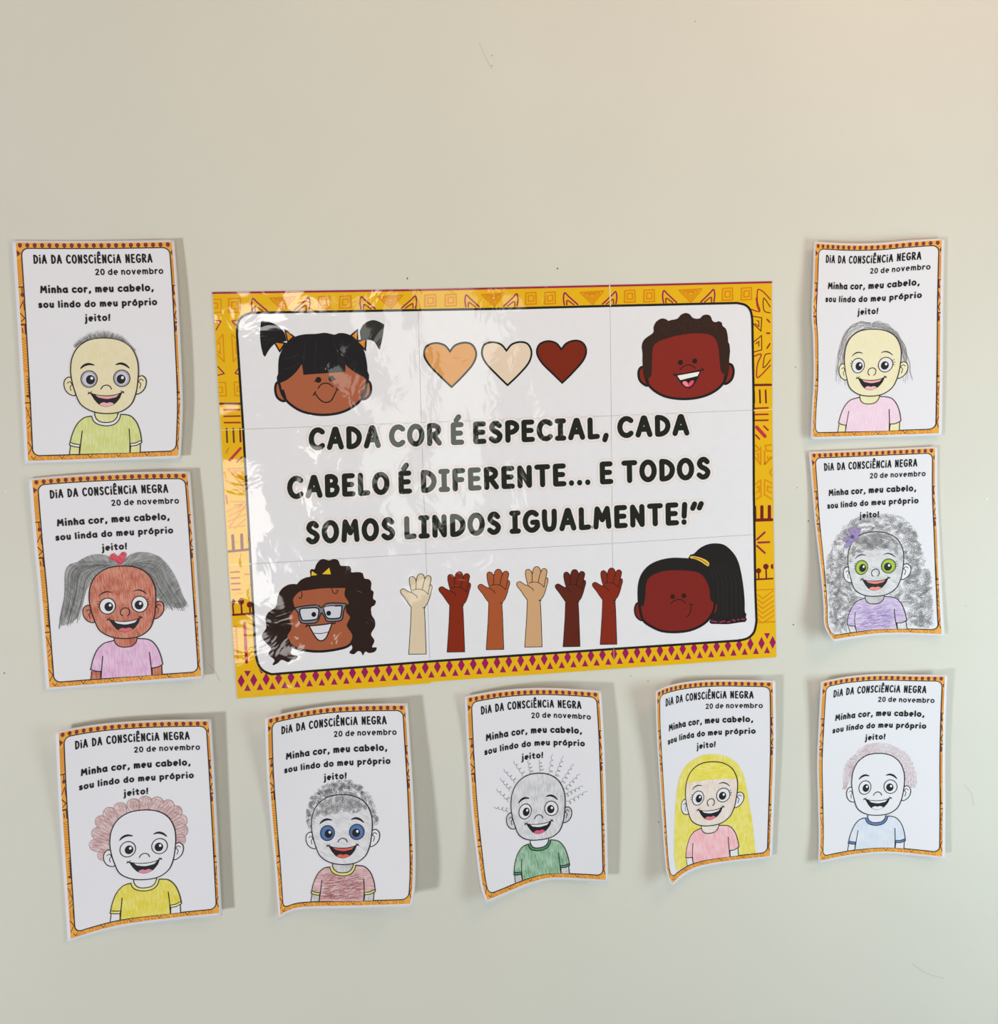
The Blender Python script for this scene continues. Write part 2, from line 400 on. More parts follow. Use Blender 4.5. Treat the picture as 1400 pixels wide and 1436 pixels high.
ORANGE = ink((232, 168, 72)); MARO = ink((128, 50, 58)); DKOR = ink((205, 120, 40)); BRN = ink((110, 48, 40)); BLK = ink(BLACK); GOLD = ink((236, 184, 60))
TXT = ink((22, 20, 24))

def coons(E, k=(0.0, 0.0), kv=0.0):
    top, right, bottom, left = E
    def samp(pts):
        L = [0]
        for i in range(1, len(pts)): L.append(L[-1] + math.dist(pts[i - 1], pts[i]))
        dense = cr(pts, n=10); D = [0]
        for i in range(1, len(dense)): D.append(D[-1] + math.dist(dense[i - 1], dense[i]))
        def f(t):
            s_ = max(0, min(1, t)) * D[-1]
            lo = 0; hi = len(D) - 1
            while hi - lo > 1:
                mid = (lo + hi) // 2
                if D[mid] <= s_: lo = mid
                else: hi = mid
            return lerp(dense[lo], dense[hi], (s_ - D[lo]) / max(1e-9, D[hi] - D[lo]))
        return f
    T, R, B, Lf = samp(top), samp(right), samp(bottom), samp(left)
    c00, c10, c11, c01 = T(0), T(1), B(1), B(0)
    def f(u, v):
        kk = k[0] + k[1] * v; u = u - kk * u * (1 - u); v = v - kv * v * (1 - v)
        a, b_ = T(u), B(u); c, d = Lf(v), R(v)
        return tuple((1 - v) * a[i] + v * b_[i] + (1 - u) * c[i] + u * d[i] - ((1 - u) * (1 - v) * c00[i] + u * (1 - v) * c10[i] + u * v * c11[i] + (1 - u) * v * c01[i]) for i in (0, 1))
    return f
def sheet_surface(org, sc_, E, D, k=(0.0, 0.0), kv=0.0):
    f = coons([[(org[0] + x / sc_, org[1] + y / sc_) for x, y in e] for e in E], k, kv)
    def lag(a, t): return a[0] * (2 * t * t - 3 * t + 1) + a[1] * (4 * t - 4 * t * t) + a[2] * (2 * t * t - t)
    def pos(x, y, h):
        u, v = x / 210, y / 297
        d = max(2.6, lag([lag(r_, u) for r_ in D], v))
        p = f(u, v)
        return at(p[0], p[1], d + h)
    return pos

def border_print(S, seed):
    I = Ink(S)
    o = rrect(4.3, 3.0, 206.3, 293.0, 1.0, 2); i_ = rrect(*IN, 9)
    I.fill(o, ORANGE, .12, holes=[i_]); bord = I.build('border')
    # drops along the top
    I = Ink(S)
    for k in range(21):
        x = 9.6 + k * 9.57
        I.fill([(x - 1, 9.2), (x, 10.2), (x + 1, 9.2)] + ell(x, 6.4, 2.7, 3.1, 60, -240, 12), MARO, .22)
        if k < 20: I.fill([(x + 3.6, 9.6), (x + 4.8, 7.6), (x + 6.0, 9.6)], GOLD, .22)
    I.build('drop_row', bord)
    for side in (0, 1):
        X0 = (lambda t: 4.6 + t * 6.2) if side == 0 else (lambda t: 206.0 - t * 2.9)
        wd_ = 6.2 if side == 0 else 2.9
        I = Ink(S)
        def L(a, b_, w, m): I.stroke([(X0(a[0]), a[1]), (X0(b_[0]), b_[1])], w, m, .24)
        I.fill([(X0(0), 13), (X0(.9), 17), (X0(.1), 22)][::-1 if side else 1], MARO, .22)
        for y in range(0, 11): L((0, 28 + y * 3.1), (.95, 24.5 + y * 3.1), .9, DKOR)
        L((0, 62), (1, 62), 1.6, BRN); L((.65, 62), (.65, 70), 1.3, BRN); I.fill(ell(X0(.65), 72.5, 2.4 if side == 0 else 1.8, 2.8, n=12), MARO, .23)
        L((.0, 90), (.8, 80), 1.2, MARO); L((.75, 82), (.9, 93), 1.0, MARO); L((0, 97), (.9, 104), 1.4, MARO); L((.1, 108), (.9, 103), 1.2, BRN)
        L((.1, 112), (.95, 112), 2.4, BRN); L((.85, 112), (.85, 124), 2.0, BRN); L((.25, 117), (.3, 123), 1.2, BRN)
        for y in range(0, 12): L((.0, 131 + y * 3.6), (.9, 134 + y * 3.6 * (1 if y % 2 else .98)), .9, DKOR)
        L((.1, 130), (.95, 130), .9, DKOR); L((.1, 174), (.9, 174), .9, DKOR)
        for y in range(7): L((.55, 181 + y * 3.6), (.95, 181 + y * 3.6), .9, BRN)
        L((.85, 184), (.85, 210), .8, BRN); L((0, 216), (1, 216), 1.6, BRN); L((.5, 207), (.9, 207), 3.2, BRN)
        L((.1, 222), (.9, 238), 1.0, MARO); L((.9, 222), (.1, 236), 1.0, DKOR); L((.2, 244), (.8, 240), 1.0, MARO); L((.2, 250), (.8, 246), 1.0, MARO)
        L((.3, 254), (.3, 266), 1.0, DKOR); L((.8, 254), (.8, 266), 1.0, DKOR); L((.1, 268), (.9, 276), 1.1, MARO); L((.1, 284), (.9, 276), 1.1, MARO)
        I.build('side_pattern', bord)
    I = Ink(S)
    x = 14
    while x < 196:
        I.stroke([(x, 292.2), (x + 6, 287.6), (x + 12, 292.2), (x, 292.2)], .8, DKOR, .24, closed=False)
        I.stroke([(x - 5, 287.4), (x - 2, 291.6), (x + 1, 287.4)], .9, BRN, .24)
        I.stroke([(x + 17, 288), (x + 22, 288), (x + 22, 291.6), (x + 17, 291.6), (x + 17, 288)], .8, DKOR, .24)
        I.stroke([(x + 26, 288), (x + 31, 288), (x + 31, 291.6), (x + 26, 291.6), (x + 26, 288)], .8, DKOR, .24)
        x += 38
    I.build('triangle_row', bord)
    I = Ink(S); I.stroke(rrect(*IN, 9), 1.35, BLK, .34, closed=True); I.build('frame_line', bord)

def scribble(I, region, avoid, n, rad, m, h, w=.42, seed=1, length=(5, 14), stretch=1.0):
    """pencil curls: coils started at random places of the region"""
    rnd = random.Random(seed)
    xs = [p[0] for p in region]; ys = [p[1] for p in region]; k = 0; tries = 0
    while k < n and tries < n * 40:
        tries += 1
        tt = (tries * .754877666) % 1, (tries * .569840291) % 1
        p = (min(xs) + (max(xs) - min(xs)) * tt[0], min(ys) + (max(ys) - min(ys)) * tt[1])
        if not inside(p, region) or any(inside(p, a) for a in avoid): continue
        a = rnd.uniform(0, 6.28); turns = rnd.randint(*length); r_ = rad * rnd.uniform(.7, 1.25); adv = r_ * rnd.uniform(.9, 1.5)
        pts = []
        for i in range(turns * 9):
            t = i / 9 * 6.283
            q = (p[0] + math.cos(a) * adv * i / 9 + r_ * math.cos(t), p[1] + math.sin(a) * adv * i / 9 + r_ * stretch * math.sin(t))
            a += rnd.uniform(-.06, .06)
            if not inside(q, region) or any(inside(q, z) for z in avoid): break
            pts.append(q)
        if len(pts) > 7:
            I.stroke(pts, w, m, h + .002 * (k % 9), conv=False); k += 1

def sheet(key, org, sc_, E, D, spec, k=(0.0, 0.0), kv=0.0):
    pos0 = sheet_surface(org, sc_, E, D, k, kv)
    root = bpy.data.objects.new('drawing_sheet', None); COL.objects.link(root)
    root.location = pos0(105, 148.5, 0); root.empty_display_size = .03
    root['label'] = spec['label']; root['category'] = 'poster'; root['group'] = "children's drawing sheets taped around the big poster"
    S = Surf(pos0, root, 6.0)
    c0 = Conv(E[0][0], E[0][-1], E[1][-1], E[2][0]); cf = coons(E, k, kv)
    def conv(x, y):                                  # inverse of the curled sheet's own mapping
        a, b_ = c0(x, y); u, v = a / 210, b_ / 297
        for _ in range(6):
            p = cf(u, v); pu = cf(u + .01, v); pv = cf(u, v + .01)
            ax, ay = (pu[0] - p[0]) / .01, (pu[1] - p[1]) / .01; bx, by = (pv[0] - p[0]) / .01, (pv[1] - p[1]) / .01
            d = ax * by - bx * ay; ex, ey = x - p[0], y - p[1]
            u += (ex * by - bx * ey) / d; v += (ax * ey - ay * ex) / d
            u = min(1.05, max(-.05, u)); v = min(1.05, max(-.05, v))
        return (u * 210, v * 297)
    # the paper itself, with its thickness
    nu, nv = 30, 42
    vs = []; fs = []
    for h in (0, -.35):
        for j in range(nv + 1):
            for i in range(nu + 1): vs.append(pos0(210 * i / nu, 297 * j / nv, h) - root.location)
    N = (nu + 1) * (nv + 1); ix = lambda i, j, s_=0: s_ * N + j * (nu + 1) + i
    for j in range(nv):
        for i in range(nu):
            fs.append((ix(i, j), ix(i, j + 1), ix(i + 1, j + 1), ix(i + 1, j)))
            fs.append((ix(i, j, 1), ix(i + 1, j, 1), ix(i + 1, j + 1, 1), ix(i, j + 1, 1)))
    nf = len(fs)
    for i in range(nu): fs += [(ix(i, 0), ix(i + 1, 0), ix(i + 1, 0, 1), ix(i, 0, 1)), (ix(i, nv), ix(i, nv, 1), ix(i + 1, nv, 1), ix(i + 1, nv))]
    for j in range(nv): fs += [(ix(0, j), ix(0, j, 1), ix(0, j + 1, 1), ix(0, j + 1)), (ix(nu, j), ix(nu, j + 1), ix(nu, j + 1, 1), ix(nu, j, 1))]
    me = bpy.data.meshes.new('paper'); me.from_pydata(vs, [], fs); me.materials.append(M_PAPER)
    me.polygons.foreach_set('use_smooth', [i < nf for i in range(len(fs))]); me.update()
    o = bpy.data.objects.new('paper', me); COL.objects.link(o); o.parent = root
    border_print(S, key)
    # lettering
    I = Ink(S); write(lambda i: I, 'DıA DA CONSCıÊNCıA NEGRA', ((25.6, 31.2), (179.6, 30.6), (25.6, 18.8), (179.6, 18.2)), .17, TXT, .35, gap=.085, sx=.58, space=.36)
    I.build('title_lettering')
    I = Ink(S); write(lambda i: I, '20 de novembro', ((104.3, 46.6), (192.5, 46.2), (104.3, 37.8), (192.5, 37.4)), .19, TXT, .35, gap=.14, sx=1.05, xh=.72, space=.34)
    I.build('date_lettering')
    I = Ink(S)
    lines = (('Minha cor, meu cabelo,', (31.9, 70.6), (178.6, 69.2), 10.4), ('sou linda do meu próprio' if spec.get('linda') else 'sou lindo do meu próprio', (28.2, 90.2), (182, 88.4), 9.6), ('jeito!', (87.0, 109.0), (120.6, 108.2), 9.6))
    for t, a, b_, hh in lines:
        write(lambda i: I, t, (a, b_, (a[0], a[1] - hh), (b_[0], b_[1] - hh)), .225, TXT, .52, gap=.14, sx=1.0, xh=.68, space=.42)
    I.build('verse_lettering')
    # ---- the child
    girl = spec.get('girl'); skin = spec.get('skin'); shirt = spec['shirt']
    T = TA
    if 'shift' in spec:
        dx, dy, kx, ky = spec['shift']
        T = lambda x, y: (lambda q: (105 + (q[0] - 105) * kx + dx, 185 + (q[1] - 185) * ky + dy))(TA(x, y))
    LW = 1.3
    head_mm = [T(*p) for p in HEAD]
    hair_back = spec.get('hair_back')
    if hair_back: hair_back(S, conv, head_mm)
    part = lambda: Ink(S, T)
    neck = part()
    neckp = [(554, 1080), (554, 1106), (566, 1130), (590, 1146), (625, 1150), (660, 1144), (682, 1124), (690, 1100), (689, 1080)]
    neck.fill(cr(neckp, n=3), spec.get('neck') or M_PAPER, .40)
    neck.stroke([(554, 1086), (554, 1104)], LW, BLK, .62); neck.stroke([(688, 1086), (690, 1100)], LW, BLK, .62)
    neck.build('neck')
    for s_ in (0, 1):
        I = part()
        if s_ == 0: p = [(417, 1290), (412, 1337), (471, 1335), (471, 1294)]
        else: p = [(775, 1284), (774, 1329), (833, 1327), (831, 1270)]
        I.fill(p, spec.get('arm') or spec.get('neck') or M_PAPER, .40)
        I.stroke([p[0], p[1]], LW, BLK, .50); I.stroke([p[3], p[2]], LW, BLK, .50)
        I.build('arm')
    outer = cr([(536, 1112), (548, 1140), (575, 1160), (625, 1170), (672, 1160), (698, 1132), (706, 1102)], n=5)
    inner = cr([(554, 1106), (566, 1130), (590, 1146), (625, 1150), (660, 1144), (682, 1124), (690, 1100)], n=5)
    nk = inner if girl else outer
    Ls = cr([nk[0], (492, 1122), (452, 1160), (426, 1218), (412, 1278)], n=5); Rs = cr([nk[-1], (760, 1110), (800, 1148), (825, 1205), (838, 1265)], n=5)
    I = part()
    I.fill(nk + Rs[1:] + [(774, 1284), (770, 1262), (773, 1330), (472, 1336), (478, 1265), (471, 1293)] + Ls[::-1][:-1], shirt, .44)
    if spec.get('scrub'): spec['scrub'](I)
    I.stroke(Ls, LW, BLK, .62); I.stroke(Rs, LW, BLK, .62); I.stroke(nk, LW, BLK, .64)
    I.stroke([(484, 1200), (478, 1262), (472, 1335)], LW, BLK, .62); I.stroke([(760, 1188), (768, 1258), (772, 1328)], LW, BLK, .62)
    sh = I.build('shirt')
    if not girl:
        I = part(); I.fill(outer + inner[::-1], spec.get('trim') or M_PAPER, .56); I.stroke(inner, LW, BLK, .66); I.stroke(outer, LW, BLK, .66); I.build('collar', sh)
        for a in ([(414, 1268), (440, 1277), (474, 1281), (471, 1297), (438, 1293), (410, 1283)], [(770, 1275), (803, 1272), (834, 1257), (839, 1270), (808, 1287), (774, 1291)]):
            I = part(); I.fill(a, spec.get('trim') or M_PAPER, .56); I.stroke(a, LW * .95, BLK, .66, closed=True); I.build('cuff', sh)
    else:
        for a in ([(410, 1278), (440, 1290), (472, 1293)], [(775, 1286), (808, 1282), (838, 1264)]):
            I = part(); I.stroke(cr(a), LW, BLK, .66); I.build('hem_line', sh)
    # ears, then the head over them
    ears = (([(424, 886), (395, 882), (374, 906), (377, 948), (402, 980), (438, 988), (445, 940)], [[(392, 916), (408, 908), (420, 924)], [(424, 924), (409, 938), (414, 960)]]),
            ([(800, 884), (828, 873), (850, 894), (850, 932), (830, 966), (796, 981), (790, 930)], [[(836, 902), (820, 893), (808, 908)], [(806, 908), (821, 922), (814, 948)]]))
    for op, inn in ears:
        I = part(); c_ = cr(op, n=5); I.fill(c_, spec.get('ear') or skin or M_PAPER, .66); I.stroke(c_[:-3], LW, BLK, .70)
        for z in inn: I.stroke(cr(z), LW * .8, BLK, .72)
        I.build('ear')
    I = part(); I.fill(HEAD, skin or M_PAPER, .78)
    if spec.get('fringe'): spec['fringe'](S, conv, I, head_mm)
    I.stroke(HEAD, LW * 1.1, BLK, 1.02, closed=True)
    head = I.build('head')
    ih = 1.04
    for cx, cy, px, py in ((519, 892, 527, 896), (710, 888, 706, 893)):
        I = part(); I.fill(ell(cx, cy, 47, 49), spec.get('eye') or M_PAPER, ih); I.stroke(ell(cx, cy, 47, 49, n=30), LW * .95, BLK, ih + .1, closed=True)
        if spec.get('eye'): I.stroke(ell(cx, cy, 39, 41, n=26), .4, spec.get('eyeline') or BLK, ih + .08, closed=True)
        I.fill(ell(px, py, 26, 28), BLK, ih + .14); I.fill(ell(px + 8, py - 9, 8, 9, n=14), ink((235, 238, 246)), ih + .22)
        if girl:
            sg = -1 if cx < 600 else 1
            for a, l in ((28, 15), (12, 16), (-4, 13)):
                ca, sa = math.cos(math.radians(a)), -math.sin(math.radians(a))
                I.stroke([(cx + sg * 46 * ca, cy + 48 * sa), (cx + sg * (46 + l) * ca, cy + (48 + l) * sa - 3)], .8, BLK, ih + .12)
        I.build('eye', head)
    bw = 1.5 if girl else 2.7
    for z in ([(470, 829), (490, 811), (518, 803), (548, 809)], [(676, 807), (702, 800), (730, 808), (753, 827)]):
        I = part(); I.stroke(cr(z), bw, BLK, ih, taper=lambda t: .45 + .75 * math.sin(math.pi * min(1, max(0, t)))); I.build('eyebrow', head)
    I = part()
    if girl: I.stroke(cr([(607, 957), (596, 944), (597, 924), (612, 910), (634, 909), (648, 924), (648, 944), (637, 957)]), LW, BLK, ih)
    else: I.stroke(cr([(588, 952), (600, 935), (620, 928), (640, 935), (650, 952)]), LW, BLK, ih)
    I.build('nose', head)
    I = part()
    I.fill(cr([(527, 978), (575, 988), (625, 991), (675, 986), (712, 973)], n=4) + cr([(700, 1005), (670, 1040), (625, 1057), (580, 1045), (548, 1012)], n=4), BLK, ih)
    I.stroke(cr([(514, 980), (525, 976), (570, 988), (625, 992), (680, 985), (714, 971), (722, 975)]), LW, BLK, ih + .02)
    I.stroke(cr([(516, 970), (527, 974), (534, 966)]), LW * .8, BLK, ih + .02); I.stroke(cr([(706, 964), (714, 968), (720, 966)]), LW * .8, BLK, ih + .02)
    mo = I.build('mouth', head)
    I = part(); I.fill(cr([(556, 986), (590, 992), (625, 994), (665, 990), (694, 983)], n=4) + cr([(678, 1000), (625, 1010), (574, 1001)], n=4), spec.get('teeth') or M_PAPER, ih + .1); I.build('teeth', head)
    I = part(); I.fill(cr([(582, 1042), (596, 1032), (612, 1031), (624, 1035), (640, 1030), (656, 1034), (664, 1040), (648, 1050), (625, 1055), (598, 1051)], True, 3), spec.get('tongue') or ink((226, 130, 150)), ih + .1); I.build('tongue', head)
    if spec.get('hair_front'): spec['hair_front'](S, conv, head_mm)
    return root

# ------------------------------------------------------------------ hair of each drawing
GREY = ink((120, 120, 124)); GREYL = ink((150, 150, 154)); GREYD = ink((88, 88, 92))
def hair_A(S, conv, head):
    I = Ink(S); rnd = random.Random(2)
    pts = [TA(*p) for p in cr([(440, 705), (455, 690), (500, 664), (550, 652), (605, 645), (660, 650), (710, 664), (750, 690), (785, 728)], n=30)]
    for i in range(0, len(pts) - 1):
        for rep in range(1 if i % 3 else 2):
            p = pts[i]; a = (p[0] - 107) / 45; t = i / len(pts)
            L = rnd.uniform(3.5, 8) * (.45 + 1.1 * math.exp(-((t - .45) / .3) ** 2)) * (.9 if t < .8 else .6)
            an = math.atan2(-1.2, a * 1.2) + rnd.uniform(-.5, .5)
            q = (p[0] + rnd.uniform(-.8, .8) + L * math.cos(an), p[1] + L * math.sin(an))
            I.stroke([p, lerp(p, q, .5), q], .34, rnd.choice([GREY, GREYD, GREYL]), 1.1, taper=lambda t: 1 - .6 * t)
    I.build('hair', label='short grey pencil bristles')
GREYHAIR = crayon((112, 114, 116), (178, 180, 184), 35, .45, 70, 7)
GREYHAIR2 = crayon((104, 106, 108), (176, 178, 182), -48, .45, 70, 7)
def hair_B(S, conv, head):
    I = Ink(S, conv); rnd = random.Random(5)
    l = cr([(620, 640), (560, 592), (480, 580), (400, 608), (335, 668), (302, 750), (292, 860), (270, 965), (285, 1000), (340, 985), (385, 935), (392, 880), (440, 770), (520, 690), (600, 655)], True, 4)
    r_ = cr([(632, 645), (690, 580), (770, 567), (850, 590), (915, 650), (965, 735), (995, 815), (1018, 880), (965, 900), (900, 875), (848, 835), (815, 740), (740, 680)], True, 4)
    I.fill(l, GREYHAIR, .36); I.fill(r_, GREYHAIR2, .36)
    for i in range(46):
        t = i / 45; a = lerp((615, 640), (560, 660), t); b_ = lerp((262, 985), (385, 935), t); m1 = lerp((330, 640), (450, 720), t)
        b_ = (b_[0] + rnd.uniform(-8, 8), b_[1] + rnd.uniform(-25, 45)); a = (a[0] + rnd.uniform(-40, 5), a[1] + rnd.uniform(-25, 5))
        I.stroke(cr([a, m1, lerp(m1, b_, .5), b_]), .45, rnd.choice([GREY, GREYL, GREYD]), .40)
        a = lerp((632, 645), (700, 665), t); b_ = lerp((1028, 890), (900, 895), t); m1 = lerp((850, 590), (800, 730), t)
        b_ = (b_[0] + rnd.uniform(-8, 10), b_[1] + rnd.uniform(-25, 25)); a = (a[0] + rnd.uniform(-5, 50), a[1] + rnd.uniform(-30, 5))
        I.stroke(cr([a, m1, lerp(m1, b_, .5), b_]), .45, rnd.choice([GREY, GREYL, GREYD]), .40)
    I.build('hair', label='two long grey pencil pigtails')
def bow_B(S, conv, head):
    I = Ink(S, conv)
    I.fill(cr([(565, 590), (588, 573), (612, 592), (640, 566), (663, 580), (650, 615), (632, 640), (614, 642), (600, 618), (572, 612)], True, 4), crayon((205, 50, 75), (225, 110, 130), 40, .5), 1.14)
    I.build('bow', label='red pencil heart bow')
HB = crayon((186, 148, 150), (222, 200, 205), 60, .42, 60, 9); HBL = ink((160, 118, 120))
def hair_C(S, conv, head):
    I = Ink(S, conv)
    tips = [(322, 893), (268, 820), (286, 735), (315, 655), (372, 600), (450, 568), (535, 545), (615, 530), (700, 540), (770, 560), (822, 600), (857, 660), (862, 722), (850, 795)]
    bases = [(395, 872), (392, 830), (392, 790), (402, 740), (425, 690), (465, 655), (540, 620), (600, 612), (650, 618), (700, 640), (735, 670), (758, 710), (772, 755), (776, 790)]
    for i, (t, b_) in enumerate(zip(tips, bases)):
        t = lerp(t, b_, .06)
        ax = (t[0] - b_[0], t[1] - b_[1]); L = math.hypot(*ax); u = (ax[0] / L, ax[1] / L); n = (-u[1], u[0]); hw = 40 if i not in (0, 13) else 32
        P = [(b_[0] + u[0] * L * s_ + n[0] * hw * k, b_[1] + u[1] * L * s_ + n[1] * hw * k) for s_, k in ((-.25, -.5), (.45, -.98), (.85, -.75), (1, 0), (.85, .75), (.45, .98), (-.25, .5))]
        c_ = cr(P, n=5)
        I.fill(c_, HB, .36 + .01 * (i % 2)); I.stroke(c_, .6, HBL, .42)
        for q in (-.5, 0, .45): I.stroke([(b_[0] + u[0] * L * .3 + n[0] * hw * q, b_[1] + u[1] * L * .3 + n[1] * hw * q), (b_[0] + u[0] * L * .85 + n[0] * hw * q * .7, b_[1] + u[1] * L * .85 + n[1] * hw * q * .7)], .5, HBL, .40)
    I.build('hair', label='scalloped pinkish brown pencil hair')
def hair_D(S, conv, head):
    I = Ink(S, conv)
    reg = [conv(*p) for p in cr([(330, 850), (303, 800), (302, 730), (322, 650), (375, 590), (440, 555), (500, 537), (580, 535), (640, 570), (690, 620), (725, 690), (745, 760), (745, 815), (700, 815), (700, 760), (660, 720), (600, 745), (540, 735), (470, 750), (400, 765), (365, 770), (345, 830)], n=4)]
    hin = [p for p in reg]
    out_ = lambda p: not inside(p, head)
    scribble(I, reg, [head], 95, 2.0, GREY, .26, .30, 3, (2, 4)); scribble(I, reg, [head], 45, 1.8, GREYD, .28, .28, 8, (2, 4))
    scribble(I, [p for p in reg], [OutOf(head)], 75, 1.8, GREYL, 1.1, .30, 5, (2, 4)); scribble(I, [p for p in reg], [OutOf(head)], 35, 1.8, GREY, 1.12, .30, 6, (2, 3))
    I.build('hair', label='small grey pencil curls')
def hair_E(S, conv, head):
    prs = [((320, 810), (230, 790)), ((325, 750), (245, 680)), ((335, 685), (270, 615)), ((365, 635), (290, 560)), ((415, 595), (350, 510)), ((462, 585), (440, 505)), ((522, 575), (510, 500)), ((575, 590), (588, 470)),
           ((610, 612), (655, 480)), ((645, 650), (718, 528)), ((665, 690), (755, 588)), ((668, 722), (775, 662)), ((680, 768), (800, 695))]
    I = Ink(S, conv)
    for j, (a, b_) in enumerate(prs):
        L = math.dist(a, b_); u = ((b_[0] - a[0]) / L, (b_[1] - a[1]) / L); n = (-u[1], u[0]); pts = []
        turns = 3 if j < 8 else 4
        for i in range(turns * 10 + 1):
            t = i / (turns * 10); r_ = 13 * (1 - .5 * t)
            s_ = t * .85 * L + r_ * .9 * math.sin(t * turns * 6.283); k = r_ * (1 - math.cos(t * turns * 6.283)) - r_
            pts.append((a[0] + u[0] * s_ + n[0] * k, a[1] + u[1] * s_ + n[1] * k))
        pts.append(b_)
        I.stroke(pts, .42, GREYD, .42)
    I.build('hair', label='thirteen loose grey pencil coils')
YEL = crayon((226, 212, 62), (236, 228, 150), 0, .55, 90, 6)
def hair_F(S, conv, head):
    I = Ink(S, conv)
    hp = cr([(222, 1265), (207, 1180), (206, 1050), (214, 850), (235, 690), (285, 595), (365, 542), (450, 528), (540, 545), (610, 598), (648, 680), (680, 850), (702, 1000), (716, 1130), (716, 1156), (640, 1172)], n=5) + [(560, 1190), (320, 1235)]
    I.conv = None; I.fill([(q[0], min(q[1], 285.6)) for q in (conv(*p) for p in hp)], YEL, .36)
    I.build('hair', label='long straight yellow pencil hair')
def fringe_F(S, conv, I, head):
    c0 = I.conv; I.conv = None
    band = [conv(*p) for p in [(200, 735), (300, 708), (420, 690), (520, 683), (680, 686)]]
    cut = [p for p in head if p[1] < max(b_[1] for b_ in band)]
    def yb(x):
        for i in range(len(band) - 1):
            if band[i][0] <= x <= band[i + 1][0]: return band[i][1] + (band[i + 1][1] - band[i][1]) * (x - band[i][0]) / (band[i + 1][0] - band[i][0])
        return band[-1][1]
    top = [p for p in head if p[1] < yb(p[0])]
    top.sort(key=lambda p: p[0])
    lo = [(x, yb(x)) for x in [top[-1][0] - (top[-1][0] - top[0][0]) * i / 8 for i in range(9)]]
    I.fill(top + lo, crayon((226, 212, 62), (238, 228, 130), 86, .55, 90, 6), .90); I.conv = c0
PNK = ink((190, 140, 146)); PNKL = ink((214, 176, 184))
def hair_G(S, conv, head):
    I = Ink(S, conv)
    inn = [(285, 868), (318, 780), (325, 740), (345, 700), (400, 650), (450, 630), (520, 622), (600, 640), (650, 675), (685, 740), (692, 800), (700, 850)]
    out = [(262, 868), (262, 800), (280, 700), (330, 640), (400, 580), (450, 560), (520, 555), (610, 572), (700, 625), (750, 700), (770, 780), (768, 862)]
    rnd = random.Random(7)
    dI = cr(inn, n=5); dO = cr(out, n=5)
    for row in range(4):
        t = (row + .5) / 4; pts = [lerp(a, b_, t) for a, b_ in zip(dI, dO)]
        for i, p in enumerate(pts[::1]):
            q = conv(p[0] + rnd.uniform(-3, 3), p[1] + rnd.uniform(-3, 3)); r_ = rnd.uniform(1.5, 2.3)
            a0 = rnd.uniform(0, 360)
            I.stroke(ell(q[0], q[1], r_, r_ * .85, a0, a0 + 310, 9), .34, PNK if rnd.random() < .6 else PNKL, .40 + .004 * row, conv=False)
    I.build('hair', label='band of small pinkish pencil curls')
def hair_H(S, conv, head):
    I = Ink(S, conv)
    reg = [conv(*p) for p in cr([(290, 1335), (262, 1250), (250, 1100), (238, 950), (246, 790), (290, 690), (340, 610), (400, 545), (520, 505), (640, 495), (760, 512), (850, 590), (900, 690), (935, 800), (975, 920), (985, 1080), (1000, 1230), (975, 1285), (900, 1290), (820, 1280)], n=4)] + [conv(*p) for p in [(800, 1290), (430, 1310), (380, 1335)]]
    cheek = [p for p in head]
    lowface = [TA(*p) for p in [(440, 830), (470, 800), (560, 780), (660, 775), (760, 800), (790, 830), (800, 950), (765, 1045), (705, 1086), (625, 1097), (540, 1084), (470, 1040), (436, 965)]]
    body = [TA(*p) for p in [(536, 1085), (700, 1085), (706, 1100), (760, 1110), (800, 1148), (840, 1260), (842, 1340), (405, 1345), (410, 1280), (426, 1218), (452, 1160), (492, 1122), (540, 1110)]]
    el = [TA(*p) for p in [(424, 884), (374, 906), (377, 948), (402, 980), (438, 988)]]; er = [TA(*p) for p in [(800, 884), (850, 894), (850, 932), (830, 966), (796, 981)]]
    reg = [(min(max(x, 12.5), 201.5), min(y, 285)) for x, y in reg]
    av = [lowface, body, el, er]
    for hd_, h0, kk in ((head, .24, 1.0), (OutOf(head), 1.08, .2)):
        scribble(I, reg, av + [hd_], int(200 * kk), 2.8, GREYL, h0, .30, 11, (4, 12), .75)
        scribble(I, reg, av + [hd_], int(140 * kk), 2.4, GREY, h0 + .03, .30, 12, (3, 9), .75)
        scribble(I, reg, av + [hd_], int(40 * kk), 2.0, GREYD, h0 + .06, .28, 13, (3, 7), .75)
    I.build('hair', label='huge round mass of grey pencil curls')
    I = Ink(S, conv); P = crayon((112, 92, 150), (165, 150, 195), 30, .4)
    for c_ in ([(425, 655), (400, 610), (430, 590), (445, 630)], [(425, 655), (455, 600), (485, 600), (470, 645)], [(425, 655), (375, 660), (362, 690), (400, 680)], [(425, 655), (370, 720), (385, 738), (425, 700)], [(425, 655), (440, 690), (470, 665), (455, 645)]):
        I.fill(cr(c_, True, 4), P, 1.24)
    I.fill(ell(424, 658, 13, 14, n=12), ink((92, 72, 128)), 1.3)
    I.build('bow', label='purple pencil bow')
